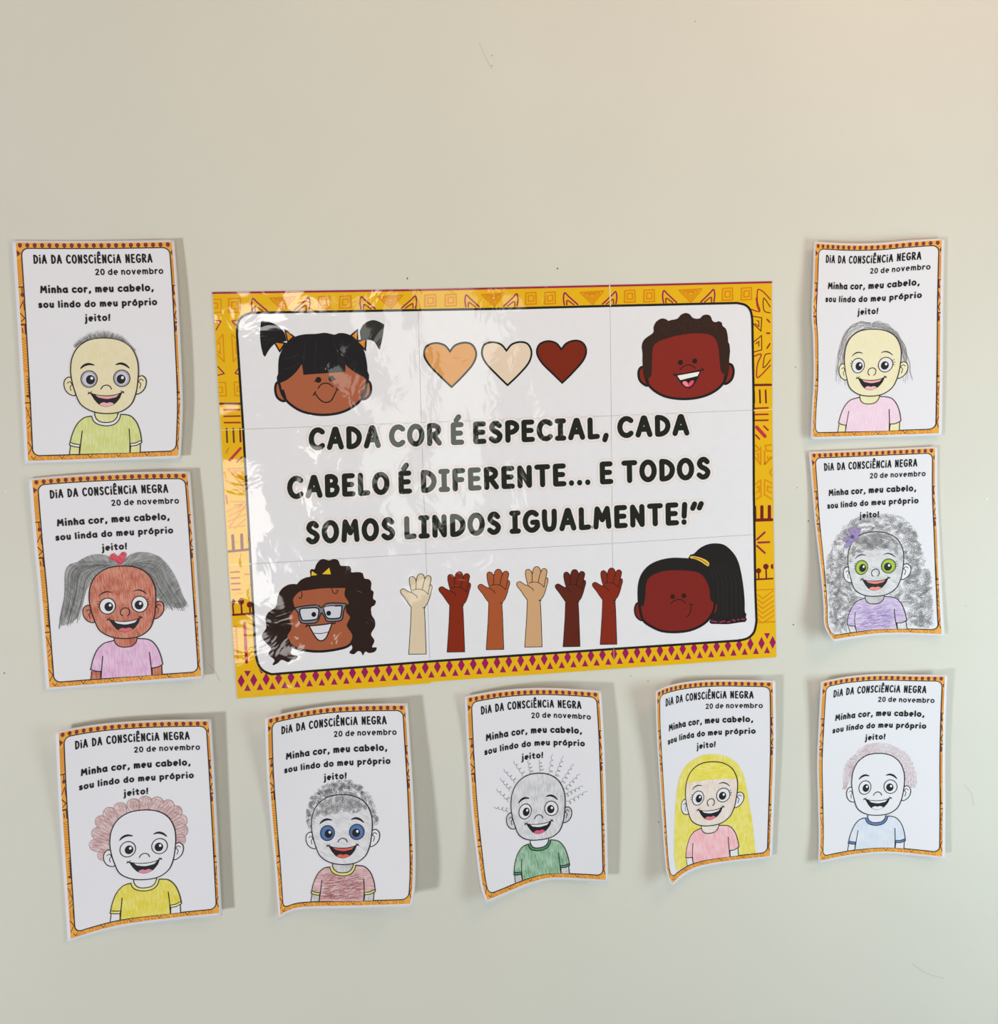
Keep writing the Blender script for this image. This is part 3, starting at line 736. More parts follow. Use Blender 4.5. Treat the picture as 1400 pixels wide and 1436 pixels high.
def hair_I(S, conv, head):
    I = Ink(S, conv); rnd = random.Random(9)
    for sd in (0, 1):
        if sd == 0: o = [(530, 612), (480, 602), (430, 615), (370, 665), (330, 760), (305, 880), (288, 1030)]; n_ = [(538, 645), (500, 652), (440, 680), (385, 730), (356, 820), (350, 900), (372, 1045)]
        else: o = [(545, 605), (590, 600), (650, 622), (715, 680), (770, 780), (800, 900), (818, 1000)]; n_ = [(538, 645), (580, 650), (640, 668), (700, 715), (735, 790), (745, 900), (720, 1045)]
        for k in range(24):
            t = rnd.random(); pts = [lerp(a, b_, t) for a, b_ in zip(o, n_)]
            d = cr(pts, n=8); w = []
            e = int(len(d) * rnd.uniform(.7, 1))
            for i, p in enumerate(d[:e]):
                w.append((p[0] + 4 * math.sin(i * .8 + k), p[1] + 3 * math.cos(i * .7 + k * 2)))
            I.stroke(w, .36, rnd.choice([GREYL, GREY, GREYL]), .38 + .003 * k)
    I.build('hair', label='wavy grey pencil strands parted in the middle')

def scrub_lines(c, ang, n, seed, w=.5):
    m = ink(c)
    def f(I):
        rnd = random.Random(seed)
        body = [TA(*p) for p in [(478, 1150), (540, 1150), (625, 1180), (700, 1150), (765, 1150), (770, 1320), (476, 1325)]]
        sl = [TA(*p) for p in [(455, 1175), (478, 1160), (476, 1262), (430, 1262)]]; sr = [TA(*p) for p in [(775, 1150), (800, 1165), (822, 1240), (778, 1255)]]
        k = 0
        while k < n:
            x = rnd.uniform(80, 152) if k % 5 else rnd.uniform(68, 160); y = rnd.uniform(244, 284); L = rnd.uniform(4, 16); a = math.radians(ang + rnd.uniform(-9, 9))
            q = [(x, y), (x + L / 2 * math.cos(a), y + L / 2 * math.sin(a) + rnd.uniform(-.4, .4)), (x + L * math.cos(a), y + L * math.sin(a))]
            if any(all(inside(p, R) for p in q) for R in (body, sl, sr)):
                I.stroke(q, w, m, .52, conv=False)
            k += 1
    return f

# ------------------------------------------------------------------ the nine sheets
sheet('A', (0, 320), 4.225,
      ([(72, 72), (400, 74), (720, 73), (1034, 68)], [(1034, 68), (1052, 320), (1068, 620), (1084, 1000), (1080, 1200), (1072, 1365)], [(148, 1397), (450, 1388), (760, 1376), (1072, 1365)], [(72, 72), (98, 480), (122, 900), (148, 1397)]),
      [[3, 4, 9], [3, 4, 13], [3, 4, 11]],
      dict(label='sheet with pale bald child, lilac eyes and yellow-green shirt, upper left', skin=crayon((226, 217, 178), (232, 222, 196), 10, .5, 40, 8), neck=crayon((220, 218, 150), (228, 226, 180), 0, .5, 50, 8),
           eye=ink((204, 206, 226)), teeth=ink((230, 165, 175)), tongue=ink((240, 175, 190)), shirt=crayon((204, 211, 128), (222, 226, 168), 4, .5, 80, 7), hair_front=hair_A))
sheet('B', (20, 640), 4.224,
      ([(85, 130), (300, 112), (560, 98), (800, 90), (1042, 88)], [(1042, 88), (1062, 350), (1085, 700), (1105, 1000), (1125, 1318)], [(190, 1388), (500, 1364), (800, 1341), (1125, 1318)], [(85, 130), (115, 500), (148, 850), (190, 1388)]),
      [[5, 8, 11], [3, 4, 13], [3, 4, 12]],
      dict(label='sheet with brown-skinned child, grey pigtails, red bow and pink shirt, second down at left', girl=True, linda=True, skin=crayon((176, 88, 70), (214, 150, 132), 3, .5, 95, 7), shirt=crayon((216, 164, 208), (232, 204, 232), 4, .5, 80, 6),
           neck=crayon((178, 92, 74), (210, 140, 122), 0, .5, 95, 7), tongue=ink((216, 110, 120)), hair_back=hair_B, hair_front=bow_B))
sheet('C', (60, 990), 4.222,
      ([(75, 152), (250, 118), (450, 95), (700, 82), (998, 78)], [(998, 78), (1015, 350), (1040, 800), (1062, 1240)], [(148, 1402), (300, 1352), (480, 1308), (750, 1272), (1062, 1240)], [(75, 152), (90, 500), (115, 900), (148, 1402)]),
      [[17, 13, 17], [4, 6, 15], [3, 8, 15]],
      dict(label='sheet with uncoloured face, scalloped pinkish-brown hair and yellow shirt, lower left corner', shirt=crayon((222, 206, 54), (234, 224, 130), 4, .5, 80, 7), trim=crayon((230, 222, 130), (236, 230, 170), 0), tongue=ink((222, 140, 165)), hair_back=hair_C))
sheet('D', (360, 970), 4.35,
      ([(50, 160), (200, 124), (400, 90), (600, 75), (922, 70)], [(922, 70), (936, 300), (955, 600), (970, 1000), (966, 1200), (950, 1310)], [(135, 1388), (195, 1350), (300, 1328), (600, 1322), (950, 1312)], [(50, 160), (62, 500), (85, 800), (108, 1050), (124, 1250), (135, 1388)]),
      [[20, 11, 20], [4, 6, 28], [8, 12, 36]],
      dict(label='sheet with blue-eyed child, grey curls and reddish-brown shirt, below poster at left', skin=crayon((200, 200, 206), (226, 226, 236), 62, .42, 60, 6), eye=ink((88, 122, 184)), eyeline=ink((50, 80, 140)), teeth=ink((216, 98, 88)), tongue=ink((222, 100, 90)),
           ear=M_PAPER, neck=crayon((180, 180, 186), (218, 218, 226), 0), shirt=crayon((196, 142, 144), (222, 196, 204), 85, .45, 80, 6), scrub=scrub_lines((160, 98, 100), 172, 330, 3), trim=ink((226, 222, 128)), hair_front=hair_D), k=(.06, .10))
sheet('E', (640, 950), 4.35,
      ([(50, 115), (250, 80), (450, 64), (650, 66), (885, 82)], [(885, 82), (904, 400), (918, 800), (928, 1252)], [(185, 1378), (300, 1330), (450, 1268), (580, 1237), (750, 1240), (928, 1252)], [(50, 115), (66, 450), (90, 800), (118, 1050), (148, 1270), (185, 1378)]),
      [[9, 15, 20], [4, 8, 24], [22, 8, 18]],
      dict(shift=(0, 0, 0.95, 1), label='sheet with grey face, loose coil hair and green shirt, below middle of poster', skin=crayon((188, 188, 194), (224, 224, 234), 2, .42, 95, 6), ear=crayon((188, 188, 194), (216, 216, 224), 2), neck=M_PAPER, arm=crayon((185, 185, 188), (215, 215, 220), 0),
           shirt=crayon((108, 158, 124), (176, 206, 186), 3, .5, 85, 6), trim=crayon((66, 124, 92), (90, 145, 112), 0), tongue=ink((222, 92, 130)), hair_back=hair_E), k=(.05, .09))
sheet('F', (900, 940), 4.486,
      ([(88, 132), (165, 97), (300, 70), (500, 58), (842, 65)], [(842, 65), (846, 450), (836, 800), (822, 1182)], [(195, 1360), (262, 1298), (350, 1252), (500, 1220), (822, 1184)], [(88, 132), (92, 350), (106, 600), (126, 900), (146, 1180), (162, 1290), (195, 1360)]),
      [[27, 12, 16], [14, 5, 12], [27, 9, 9]],
      dict(shift=(0, 0, 1.05, 1), label='sheet with long yellow hair and pink shirt, its lower left corner curled up', girl=True, linda=True, skin=crayon((226, 208, 196), (234, 226, 226), 0, .5, 60, 6), ear=M_PAPER, neck=crayon((226, 214, 206), (234, 228, 230), 0), arm=M_PAPER,
           shirt=crayon((238, 170, 182), (240, 205, 215), 3, .5, 60, 5), tongue=ink((226, 120, 140)), hair_back=hair_F, fringe=fringe_F), k=(.28, .04))
sheet('G', (1130, 930), 4.95,
      ([(105, 128), (300, 90), (520, 74), (750, 78), (985, 80)], [(985, 80), (974, 400), (970, 700), (972, 1000), (970, 1362)], [(85, 1392), (300, 1348), (530, 1325), (700, 1333), (970, 1362)], [(105, 128), (88, 450), (78, 700), (84, 950), (90, 1200), (85, 1392)]),
      [[16, 8, 18], [8, 4, 13], [13, 5, 15]],
      dict(shift=(0, 0, 0.97, 1), label='sheet with uncoloured face, small pinkish curls and blue-collared pale shirt, lower right corner', shirt=crayon((206, 216, 236), (224, 228, 242), 3, .5, 70, 5), trim=crayon((84, 118, 182), (110, 140, 195), 0), tongue=M_PAPER, hair_back=hair_G), k=(.10, .18))
sheet('H', (1110, 620), 4.952,
      ([(118, 65), (400, 55), (700, 42), (1015, 28)], [(1015, 28), (1016, 350), (1030, 650), (1046, 1000), (1066, 1352)], [(295, 1386), (440, 1364), (600, 1344), (800, 1340), (1066, 1352)], [(118, 65), (140, 300), (162, 560), (190, 800), (212, 1000), (224, 1150), (232, 1280), (295, 1386)]),
      [[4, 4, 6], [10, 4, 6], [30, 7, 9]],
      dict(shift=(1, 0, 1.08, 1), label='sheet with green-eyed child, huge mass of grey curls and purple shirt', girl=True, skin=crayon((196, 196, 202), (224, 224, 232), 70, .5, 60, 6), ear=M_PAPER, neck=crayon((176, 176, 182), (208, 208, 214), 60), eye=ink((168, 198, 74)), eyeline=ink((120, 150, 40)),
           arm=crayon((206, 206, 212), (224, 224, 230), 0), teeth=ink((236, 134, 124)), tongue=ink((238, 140, 130)), shirt=crayon((180, 158, 208), (216, 206, 232), 80, .5, 60, 6), scrub=scrub_lines((140, 114, 186), 170, 150, 8, .55), hair_front=hair_H), k=(.06, .42))
sheet('I', (1110, 325), 4.787,
      ([(150, 65), (400, 78), (600, 74), (800, 56), (1030, 42)], [(1030, 42), (1022, 400), (1018, 900), (1012, 1370)], [(130, 1397), (400, 1390), (700, 1380), (1012, 1370)], [(150, 65), (142, 350), (135, 560), (145, 720), (148, 1000), (136, 1200), (130, 1397)]),
      [[9, 12, 7], [14, 4, 9], [10, 4, 7]],
      dict(shift=(0, 0, 1.03, 1), label='sheet with pale yellow face, thin wavy grey hair and pale pink shirt, topmost at right', girl=True, skin=crayon((234, 227, 188), (236, 230, 204), 10, .5, 30, 8), neck=crayon((232, 228, 178), (236, 232, 196), 0), shirt=crayon((236, 204, 228), (240, 218, 236), 5, .5, 50, 8),
           teeth=ink((238, 170, 182)), tongue=ink((240, 178, 192)), hair_back=hair_I), k=(.22, .15))

# ------------------------------------------------------------------ the big poster
root = bpy.data.objects.new('banner_poster', None); COL.objects.link(root); root.location = at(695, 680, 1.2)
root['label'] = 'large glossy landscape poster with yellow patterned border and slogan, in the middle of the wall'; root['category'] = 'poster'
PS = Surf(lambda x, y, h: at(x, y, 1.2 + h), root, None, 200.0)
gi = lambda c: ink(c, 'gloss')
YELLOW = gi((234, 184, 24)); MAG = gi((158, 28, 92)); OR = gi((222, 140, 16)); MR = gi((118, 32, 34)); RED = gi((172, 48, 40)); PBLK = gi((34, 34, 30)); PWHITE = gi((232, 232, 241))
LET = gi((36, 38, 28)); PEACH = gi((236, 216, 208)); SEAM = gi((226, 222, 214))
grid = [[(298.2, 409.9), (585.8, 406), (855.5, 399.8), (1082.5, 394.8)], [(309.8, 603.3), (591, 592.5), (857.5, 583), (1083.2, 574)],
        [(320.6, 792.8), (597.5, 776.6), (859, 762), (1085.3, 748)], [(333, 979.6), (604, 957), (861.5, 938), (1088.8, 921.6)]]
def lift(seed):
    return 0
for j in range(3):
    for i in range(3):
        q = [grid[j][i], grid[j][i + 1], grid[j + 1][i + 1], grid[j + 1][i]]
        cx = sum(p[0] for p in q) / 4; cy = sum(p[1] for p in q) / 4
        q = [(cx + (x - cx) * .9985, cy + (y - cy) * .998) for x, y in q]
        vs = [at(x, y, 1.2) - root.location for x, y in q] + [at(x, y, .7) - root.location for x, y in q]
        me = bpy.data.meshes.new('paper_panel'); me.from_pydata(vs, [], [(3, 2, 1, 0), (4, 5, 6, 7), (0, 1, 5, 4), (1, 2, 6, 5), (2, 3, 7, 6), (3, 0, 4, 7)]); me.materials.append(PWHITE); me.update()
        o = bpy.data.objects.new('paper_panel', me); COL.objects.link(o); o.parent = root
def zc(ox, oy, s_): return lambda x, y: (ox + x / s_, oy + y / s_)
Q1, Q2, Q3, Q4 = zc(290, 380, 3.4146), zc(690, 380, 3.4146), zc(290, 680, 3.4146), zc(690, 680, 3.4146)
outer = [(298.2, 409.9), (585.8, 405.8), (855.5, 399.8), (1082.5, 394.8), (1083.4, 480), (1083.2, 574), (1084.2, 660), (1085.3, 748), (1088.8, 921.6), (861.5, 938), (604.4, 956.4), (603.6, 958), (333, 979.6), (320.6, 792.8), (309.8, 603.3)]
inner = cr([(353, 438.6), (341, 443), (334, 452), (332.4, 468)], n=4) + [(341.2, 602.6), (345.6, 680), (351.5, 788), (357.5, 900)] + \
    cr([(358.5, 917), (362.5, 932), (370, 941), (381, 945.6)], n=4) + [(604.5, 927.5), (690, 921.6), (895, 907.8)] + cr([(1036, 898.3), (1049, 895), (1058, 886), (1061.3, 871)], n=4) + \
    [(1059.6, 826.4), (1057.5, 690), (1057, 544)] + cr([(1055.4, 449), (1053, 436), (1046, 428), (1034, 424.9)], n=4) + [(854, 429), (700, 433)]
I = Ink(PS); I.fill(outer, YELLOW, .1, holes=[inner]); PB = I.build('border', label='yellow border with African-style geometric patterns')
I = Ink(PS); I.stroke(inner, 3.2, PBLK, .3, closed=True); I.build('frame_line', PB)
I = Ink(PS); I.stroke([(298.6, 410.9), (585.8, 406.9), (855.5, 400.9), (1082.2, 395.8)], 2.6, gi((160, 36, 76)), .28); I.build('edge_stripe', PB)
# top band
def ytop(x): 
    t = [(298.2, 412), (585.8, 408.5), (855.5, 402.5), (1082.5, 397.2)]
    for a, b_ in zip(t, t[1:]):
        if x <= b_[0]: break
    return a[1] + (b_[1] - a[1]) * (x - a[0]) / (b_[0] - a[0])
def yin(x): return 438.8 + (424.8 - 438.8) * (x - 353) / (1035 - 353) - 1.6
def tb(x, f): return (x, ytop(x) + (yin(x) - ytop(x)) * f)
def tri(I, c, w, m, h, s_=(1, .62, .3)):
    cx = sum(p[0] for p in c) / 3; cy = sum(p[1] for p in c) / 3
    for k in s_:
        q = [(cx + (x - cx) * k, cy + (y - cy) * k) for x, y in c]
        I.stroke(q + [q[0]], w, m, h)
per = [353.4, 505.7, 652.9, 791, 930.1, 1066]
def square(x0, x1, f0=.24, f1=.88):
    sq_ = Ink(PS); a, b_, c, d = tb(x0, f0), tb(x1, f0 - .03), tb(x1 + .6, f1), tb(x0 - .6, f1 + .02)
    sq_.stroke([a, b_, c, d, a], 2.0, OR, .2)
    cx, cy = (a[0] + c[0]) / 2, (a[1] + c[1]) / 2
    sh = lambda p, k: (cx + (p[0] - cx) * k, cy + (p[1] - cy) * k)
    sq_.stroke([sh(a, .5), sh(b_, .5), sh(c, .5), sh(d, .5), sh(a, .5)], 2.0, OR, .2); sq_.build('square_motif', PB)
for a, b_ in zip(per, per[1:]):
    P = b_ - a
    tr_ = Ink(PS); tri(tr_, [tb(a + P * .165, .28), tb(a + P * .40, .22), tb(a + P * .29, .98)], 1.9, OR, .2, (1, .66, .32)); tr_.build('triangle_motif', PB)
    for sg, x0 in ((1, a), (-1, a + P * .53)):
        X_ = lambda t: x0 + sg * P * t
        lf_ = Ink(PS); lf_.stroke(cr([tb(X_(.005), .97), tb(X_(-.004), .6), tb(X_(.008), .28), tb(X_(.05), .5), tb(X_(.14), .97)]), 2.1, MAG, .2)
        lf_.stroke(cr([tb(X_(.03), .97), tb(X_(.035), .72), tb(X_(.10), .97)]), 1.9, gi((150, 60, 50)), .2); lf_.build('leaf_motif', PB)
    if b_ < 1070:
        square(a + P * .615, a + P * .715); square(a + P * .81, a + P * .91)
square(321, 337, .28, 1.0)
sq_ = Ink(PS); sq_.stroke([(299.8, 420), (309.6, 419.5), (310.5, 438), (300.8, 438.5)], 1.5, OR, .2); sq_.stroke([(299.8, 425), (305, 425), (305.4, 432), (300.4, 432.2)], 1.6, OR, .2)
sq_.build('square_motif', PB)
# bottom band of diamonds and triangles
def clip(poly, fn):
    out = []
    for i in range(len(poly)):
        a, b_ = poly[i - 1], poly[i]; fa, fb = fn(a), fn(b_)
        if (fa > 0) != (fb > 0): out.append(lerp(a, b_, fa / (fa - fb)))
        if fb > 0: out.append(b_)
    return out
def ybot(x):
    t = [(378, 946), (604.5, 927.5), (690, 921.6), (895, 907.8), (1036, 898.3)]
    for a, b_ in zip(t, t[1:]):
        if x <= b_[0]: break
    return a[1] + (b_[1] - a[1]) * (x - a[0]) / (b_[0] - a[0]) + 1.4
def side(x): return x > 378 and x < 1036
for k in range(-1, 45):
    x = 355.9 + 17.5 * k - .0217 * k * k; p = 17.5 - .0434 * k; y = 953.7 - 51.7 * (x - 355.9) / 712.3
    hw = p * .29
    d = [(x, y - 9.2), (x + hw, y), (x, y + 9.2), (x - hw, y)]
    if x > 1087: continue
    if side(x): d = clip(d, lambda q: q[1] - ybot(q[0]))
    elif 360 < x <= 378: d = clip(d, lambda q: (q[1] - 941) - (q[0] - 366) * .45)
    elif 1040 < x < 1064: d = clip(d, lambda q: (q[1] - 900) + (q[0] - 1040) * .62)
    if len(d) > 2: Ink(PS).fill(d, MAG, .2).build('diamond', PB)
    for dx in (p / 2,):
        xx = x + dx; yy = y - 51.7 * dx / 712.3
        if xx < 1084: Ink(PS).fill([(xx, yy + 5.0), (xx + p * .27, yy + 14.6), (xx - p * .27, yy + 14.6)], MAG, .2).build('triangle', PB)
        if xx < 352 or 1062 < xx < 1084: Ink(PS).fill([(xx, yy - 5.0), (xx - p * .27, yy - 13.6), (xx + p * .27, yy - 13.6)], MAG, .2).build('triangle', PB)
Ink(PS).fill([(363, 937.4), (369, 943.5), (366.3, 945)], MAG, .2).build('triangle', PB)
# left band
Z9, Z10, Z11, Z12 = zc(295, 460, 5.525), zc(310, 700, 5.125), zc(1045, 390, 5.32), zc(1045, 640, 4.96)
def draw(name, conv, items):
    for it in items:                                 # every printed mark is a piece of its own
        I = Ink(PS, conv)
        if it[0] == 's': I.stroke(it[3], it[1], it[2], .2)
        elif it[0] == 'f': I.fill(it[3], it[2], .2)
        I.build('pattern_mark', PB)
draw('side_pattern', Q1, [('s', 1.6, MAG, [(33, 235), (68, 240), (45, 282)]), ('s', 1.6, MAG, [(147, 236), (120, 240), (146, 268)])])
draw('side_pattern', Z9, [
    ('s', 1.5, OR, [(48, 110), (98, 48), (108, 262), (52, 205)]), ('s', 1.4, OR, [(52, 130), (72, 108), (78, 200), (56, 180)]),
    ('s', 1.5, OR, [(205, 85), (166, 48), (178, 262), (212, 225)]), ('s', 1.4, OR, [(205, 115), (196, 110), (202, 200), (210, 195)]),
    ('s', 1.7, MAG, [(58, 300), (108, 352), (60, 366)]), ('s', 1.7, MAG, [(214, 318), (192, 350), (218, 358)]),
    ('s', 1.5, OR, [(62, 422), (118, 422), (124, 526), (68, 526)]), ('s', 1.4, OR, [(64, 460), (92, 458), (96, 500), (66, 502)]),
    ('s', 1.5, OR, [(218, 420), (186, 420), (192, 526), (228, 526)]), ('s', 1.4, OR, [(220, 455), (208, 455), (210, 492), (224, 492)]),
    ('s', 3.0, MR, [(76, 586), (228, 586)]), ('s', 2.3, RED, [(105, 634), (228, 632)]), ('s', 2.3, RED, [(107, 684), (230, 682)]), ('s', 2.3, RED, [(110, 733), (232, 732)]),
    ('s', 2.6, gi((110, 70, 40)), [(126, 780), (131, 885)]), ('s', 2.6, gi((110, 70, 40)), [(178, 780), (183, 885)]), ('s', 2.6, MR, [(230, 780), (235, 880)]),
    ('s', 3.8, gi((196, 60, 70)), [(234, 932), (150, 1026)]), ('s', 2.2, RED, [(246, 1000), (206, 1038)]), ('s', 1.8, gi((205, 130, 70)), [(142, 930), (122, 968)]),
    ('s', 1.9, OR, [(250, 1086), (135, 1090), (262, 1235)]), ('s', 1.9, OR, [(232, 1106), (178, 1108), (262, 1180)]), ('s', 2.2, OR, [(108, 1118), (120, 1160)]), ('s', 1.6, OR, [(118, 1180), (262, 1262)]),
    ('s', 2.6, gi((200, 110, 30)), [(122, 1300), (132, 1360)]), ('s', 1.6, OR, [(160, 1345), (262, 1345)]), ('s', 1.6, OR, [(185, 1370), (250, 1370), (210, 1400)])])
draw('side_pattern', Z10, [
    ('s', 1.6, OR, [(40, 90), (175, 20)]), ('s', 1.6, OR, [(60, 120), (180, 60)]), ('s', 1.6, OR, [(50, 160), (178, 110)]), ('s', 1.6, OR, [(60, 206), (172, 190)]), ('s', 1.8, OR, [(60, 200), (120, 120), (176, 40)]), ('s', 1.6, OR, [(100, 210), (178, 140)]),
    ('s', 4.2, MR, [(84, 262), (90, 365)]), ('s', 4.2, MR, [(148, 256), (152, 360)]), ('s', 3.4, MR, [(56, 376), (196, 362)]),
    ('s', 1.8, RED, [(70, 525), (132, 522)]), ('s', 2.0, RED, [(74, 568), (134, 565)]), ('s', 2.2, RED, [(76, 608), (136, 606)]), ('s', 2.2, RED, [(80, 651), (138, 648)]), ('s', 1.8, gi((200, 110, 50)), [(172, 540), (208, 540)]), ('f', 0, RED, [(206, 622), (218, 600), (220, 622)]),
    ('s', 3.0, MR, [(86, 832), (228, 822)]), ('s', 2.2, MR, [(84, 740), (90, 828)]), ('s', 2.4, MR, [(144, 736), (150, 824)]), ('s', 2.4, MR, [(206, 760), (210, 820)]),
    ('f', 0, MR, ell(144, 736, 22, 23)), ('f', 0, MR, ell(206, 758, 21, 22)), ('f', 0, MR, [(80, 718), (92, 716), (104, 736), (94, 758), (82, 758)]),
    ('s', 4.2, gi((178, 26, 34)), [(170, 892), (184, 1172)]), ('s', 2.2, OR, [(94, 915), (108, 915), (122, 1150), (108, 1160)]), ('s', 1.6, OR, [(238, 900), (244, 1130)])] +
    [('s', 1.3, OR, [(96, 950 + k * 26), (114, 938 + k * 26)]) for k in range(8)])
# right band
draw('side_pattern', Z11, [
    ('s', 1.8, gi((178, 50, 56)), cr([(44, 232), (110, 248), (94, 180), (92, 110), (102, 84), (140, 105), (190, 160)])), ('s', 1.4, MR, [(110, 248), (92, 215), (84, 150)]), ('s', 1.4, MR, cr([(188, 258), (148, 248), (136, 200), (140, 150), (160, 170), (188, 215)])),
    ('s', 1.4, MR, [(60, 285), (126, 296), (120, 396), (62, 340)]), ('s', 1.3, MR, [(90, 318), (104, 320), (104, 362), (76, 340)]), ('s', 1.4, MR, [(62, 480), (124, 428), (126, 535), (64, 552)]), ('s', 1.3, MR, [(82, 490), (104, 472), (104, 508)]),
    ('s', 2.4, RED, [(166, 308), (184, 328)]), ('s', 2.6, RED, [(164, 411), (184, 411)]), ('s', 2.4, RED, [(166, 522), (186, 490)]),
    ('s', 1.8, gi((178, 50, 56)), cr([(66, 584), (122, 568), (98, 630), (88, 690), (98, 742), (190, 650)])), ('s', 1.4, MR, cr([(190, 562), (152, 572), (140, 620), (136, 668), (160, 650), (190, 610)])),
    ('s', 3.2, MR, [(62, 798), (194, 796)]), ('s', 2.4, MR, [(110, 836), (114, 930)]), ('s', 2.4, MR, [(154, 836), (158, 930)]), ('s', 2.4, MR, [(68, 840), (70, 930)]),
    ('s', 2.4, RED, [(74, 972), (172, 968)]), ('s', 2.4, RED, [(76, 1018), (172, 1016)]), ('s', 2.4, RED, [(78, 1062), (172, 1060)]), ('s', 5.0, gi((196, 52, 66)), [(88, 1112), (150, 1180)]), ('s', 2.4, RED, [(142, 1104), (172, 1134)]), ('s', 2.4, RED, [(80, 1170), (108, 1200)]),
    ('s', 2.0, OR, [(78, 1246), (110, 1280), (80, 1290)]), ('s', 2.0, OR, [(118, 1262), (118, 1390), (84, 1350)]), ('s', 1.8, OR, [(88, 1310), (100, 1310), (100, 1350)]), ('s', 2.0, OR, [(198, 1244), (150, 1250), (160, 1288), (200, 1290)]), ('s', 2.0, OR, [(146, 1290), (148, 1388), (196, 1340)])])
draw('side_pattern', Z12, [
    ('s', 1.8, OR, [(72, 8), (108, 54), (108, 0)]), ('s', 1.8, OR, [(136, 0), (138, 54), (186, 12)]), ('s', 1.8, OR, [(158, 0), (160, 24), (184, 2)]), ('s', 2.0, OR, [(186, 90), (172, 112), (188, 134)]),
    ('s', 1.8, OR, [(72, 196), (110, 164), (112, 280), (78, 298)]), ('s', 1.8, OR, [(84, 216), (98, 206), (100, 244), (80, 252)]), ('s', 1.8, OR, [(188, 190), (138, 160), (136, 268), (188, 296)]), ('s', 1.8, OR, [(188, 218), (158, 206), (156, 240), (186, 252)]),
    ('s', 4.6, MR, [(118, 350), (118, 430)]), ('s', 4.6, MR, [(170, 348), (170, 430)]), ('s', 2.6, MR, [(72, 350), (74, 440)]), ('s', 4.4, MR, [(72, 444), (187, 440)]),
    ('s', 2.8, gi((160, 44, 66)), [(138, 528), (84, 578)]), ('s', 2.8, gi((160, 44, 66)), [(94, 600), (170, 596)]), ('s', 2.8, gi((160, 44, 66)), [(84, 622), (138, 672)]),
    ('s', 2.4, MR, [(76, 856), (193, 850)]), ('s', 2.2, MR, [(95, 800), (96, 850)]), ('s', 2.2, MR, [(147, 770), (149, 850)]), ('f', 0, MR, ell(95, 796, 18, 19)), ('f', 0, MR, ell(146, 767, 19, 20)), ('f', 0, MR, [(196, 746), (184, 752), (178, 766), (184, 780), (198, 784)]),
    ('s', 1.6, OR, [(80, 930), (198, 924)]), ('s', 1.8, OR, [(92, 1156), (208, 1150)])] +
    [('s', 1.7, OR, [(88 + k * .1, 960 + k * 34), (122, 990 + k * 34), (196 + k * .9, 936 + k * 34)]) for k in range(6)])
# seams between the printed pages
sm = Ink(PS)
sm.stroke([(855.3, 400.6), (856.4, 428.6)], 1.5, SEAM, .36); sm.stroke([(861.0, 910), (861.6, 937.6)], .6, gi((232, 196, 90)), .36); sm.stroke([(585.9, 407), (586.6, 434)], .9, gi((244, 214, 120)), .36)
sm.stroke([(310, 603.3), (341.5, 602)], 1.0, gi((240, 220, 160)), .36); sm.stroke([(1057.5, 575.5), (1083, 574.2)], 1.1, gi((246, 226, 150)), .36); sm.stroke([(321, 792.9), (351.5, 790.8)], 1.1, gi((240, 222, 170)), .36)
sm.build('page_seam', label='pale gap where two printed pages meet')
# lettering
def P_line(text, frame):
    halo = Ink(PS)
    write(lambda i: halo, text, frame, .225, None, .1, gap=.10, sx=.86, space=.30, halo=((7.2, PEACH, 0.0), (5.2, PWHITE, .08)))
    par = halo.build('lettering', label='dark rounded lettering with a thin peach outline')
    made = {}
    def inkf(i): made['I'] = Ink(PS); return made['I']
    write(inkf, text, frame, .225, LET, .3, gap=.10, sx=.86, space=.30, each=lambda ch, I: I.build('letter', par))
P_line('CADA COR É ESPECIAL, CADA', ((433.5, 632.4), (967, 610.6), (433.0, 599.6), (966.4, 580.4)))
P_line('CABELO É DIFERENTE... E TODOS', ((403.4, 700.6), (996.8, 672.0), (402.6, 667.6), (996.2, 640.4)))
P_line('SOMOS LINDOS IGUALMENTE!“', ((429.0, 764.0), (988.2, 734.6), (428.4, 731), (987.6, 702.4)))
# hearts
for c_, pts in (((222, 158, 92), [(290 + x / 3.4146, 380 + y / 3.4146) for x, y in [(1165, 386), (1140, 356), (1095, 345), (1052, 362), (1042, 405), (1068, 452), (1118, 504), (1173, 556), (1222, 508), (1275, 446), (1291, 395), (1272, 354), (1235, 343), (1190, 356)]]),
                ((232, 212, 192), [(690 + x / 3.4146, 380 + y / 3.4146) for x, y in [(70, 382), (44, 352), (0, 341), (-38, 356), (-47, 400), (-25, 445), (24, 497), (75, 547), (125, 500), (175, 442), (190, 390), (172, 350), (135, 340), (95, 352)]]),
                ((126, 42, 22), [(690 + x / 3.4146, 380 + y / 3.4146) for x, y in [(333, 376), (308, 346), (268, 336), (228, 352), (216, 392), (240, 440), (290, 490), (337, 536), (382, 492), (436, 430), (452, 382), (436, 345), (400, 333), (358, 346)]])):
    a = cr(pts[:8], n=5); b_ = cr(pts[7:] + [pts[0]], n=5); o = a[:-1] + b_[:-1]
    I = Ink(PS); I.fill(o, gi(c_), .1); I.stroke(o, 2.6, PBLK, .2, closed=True); I.build('heart')
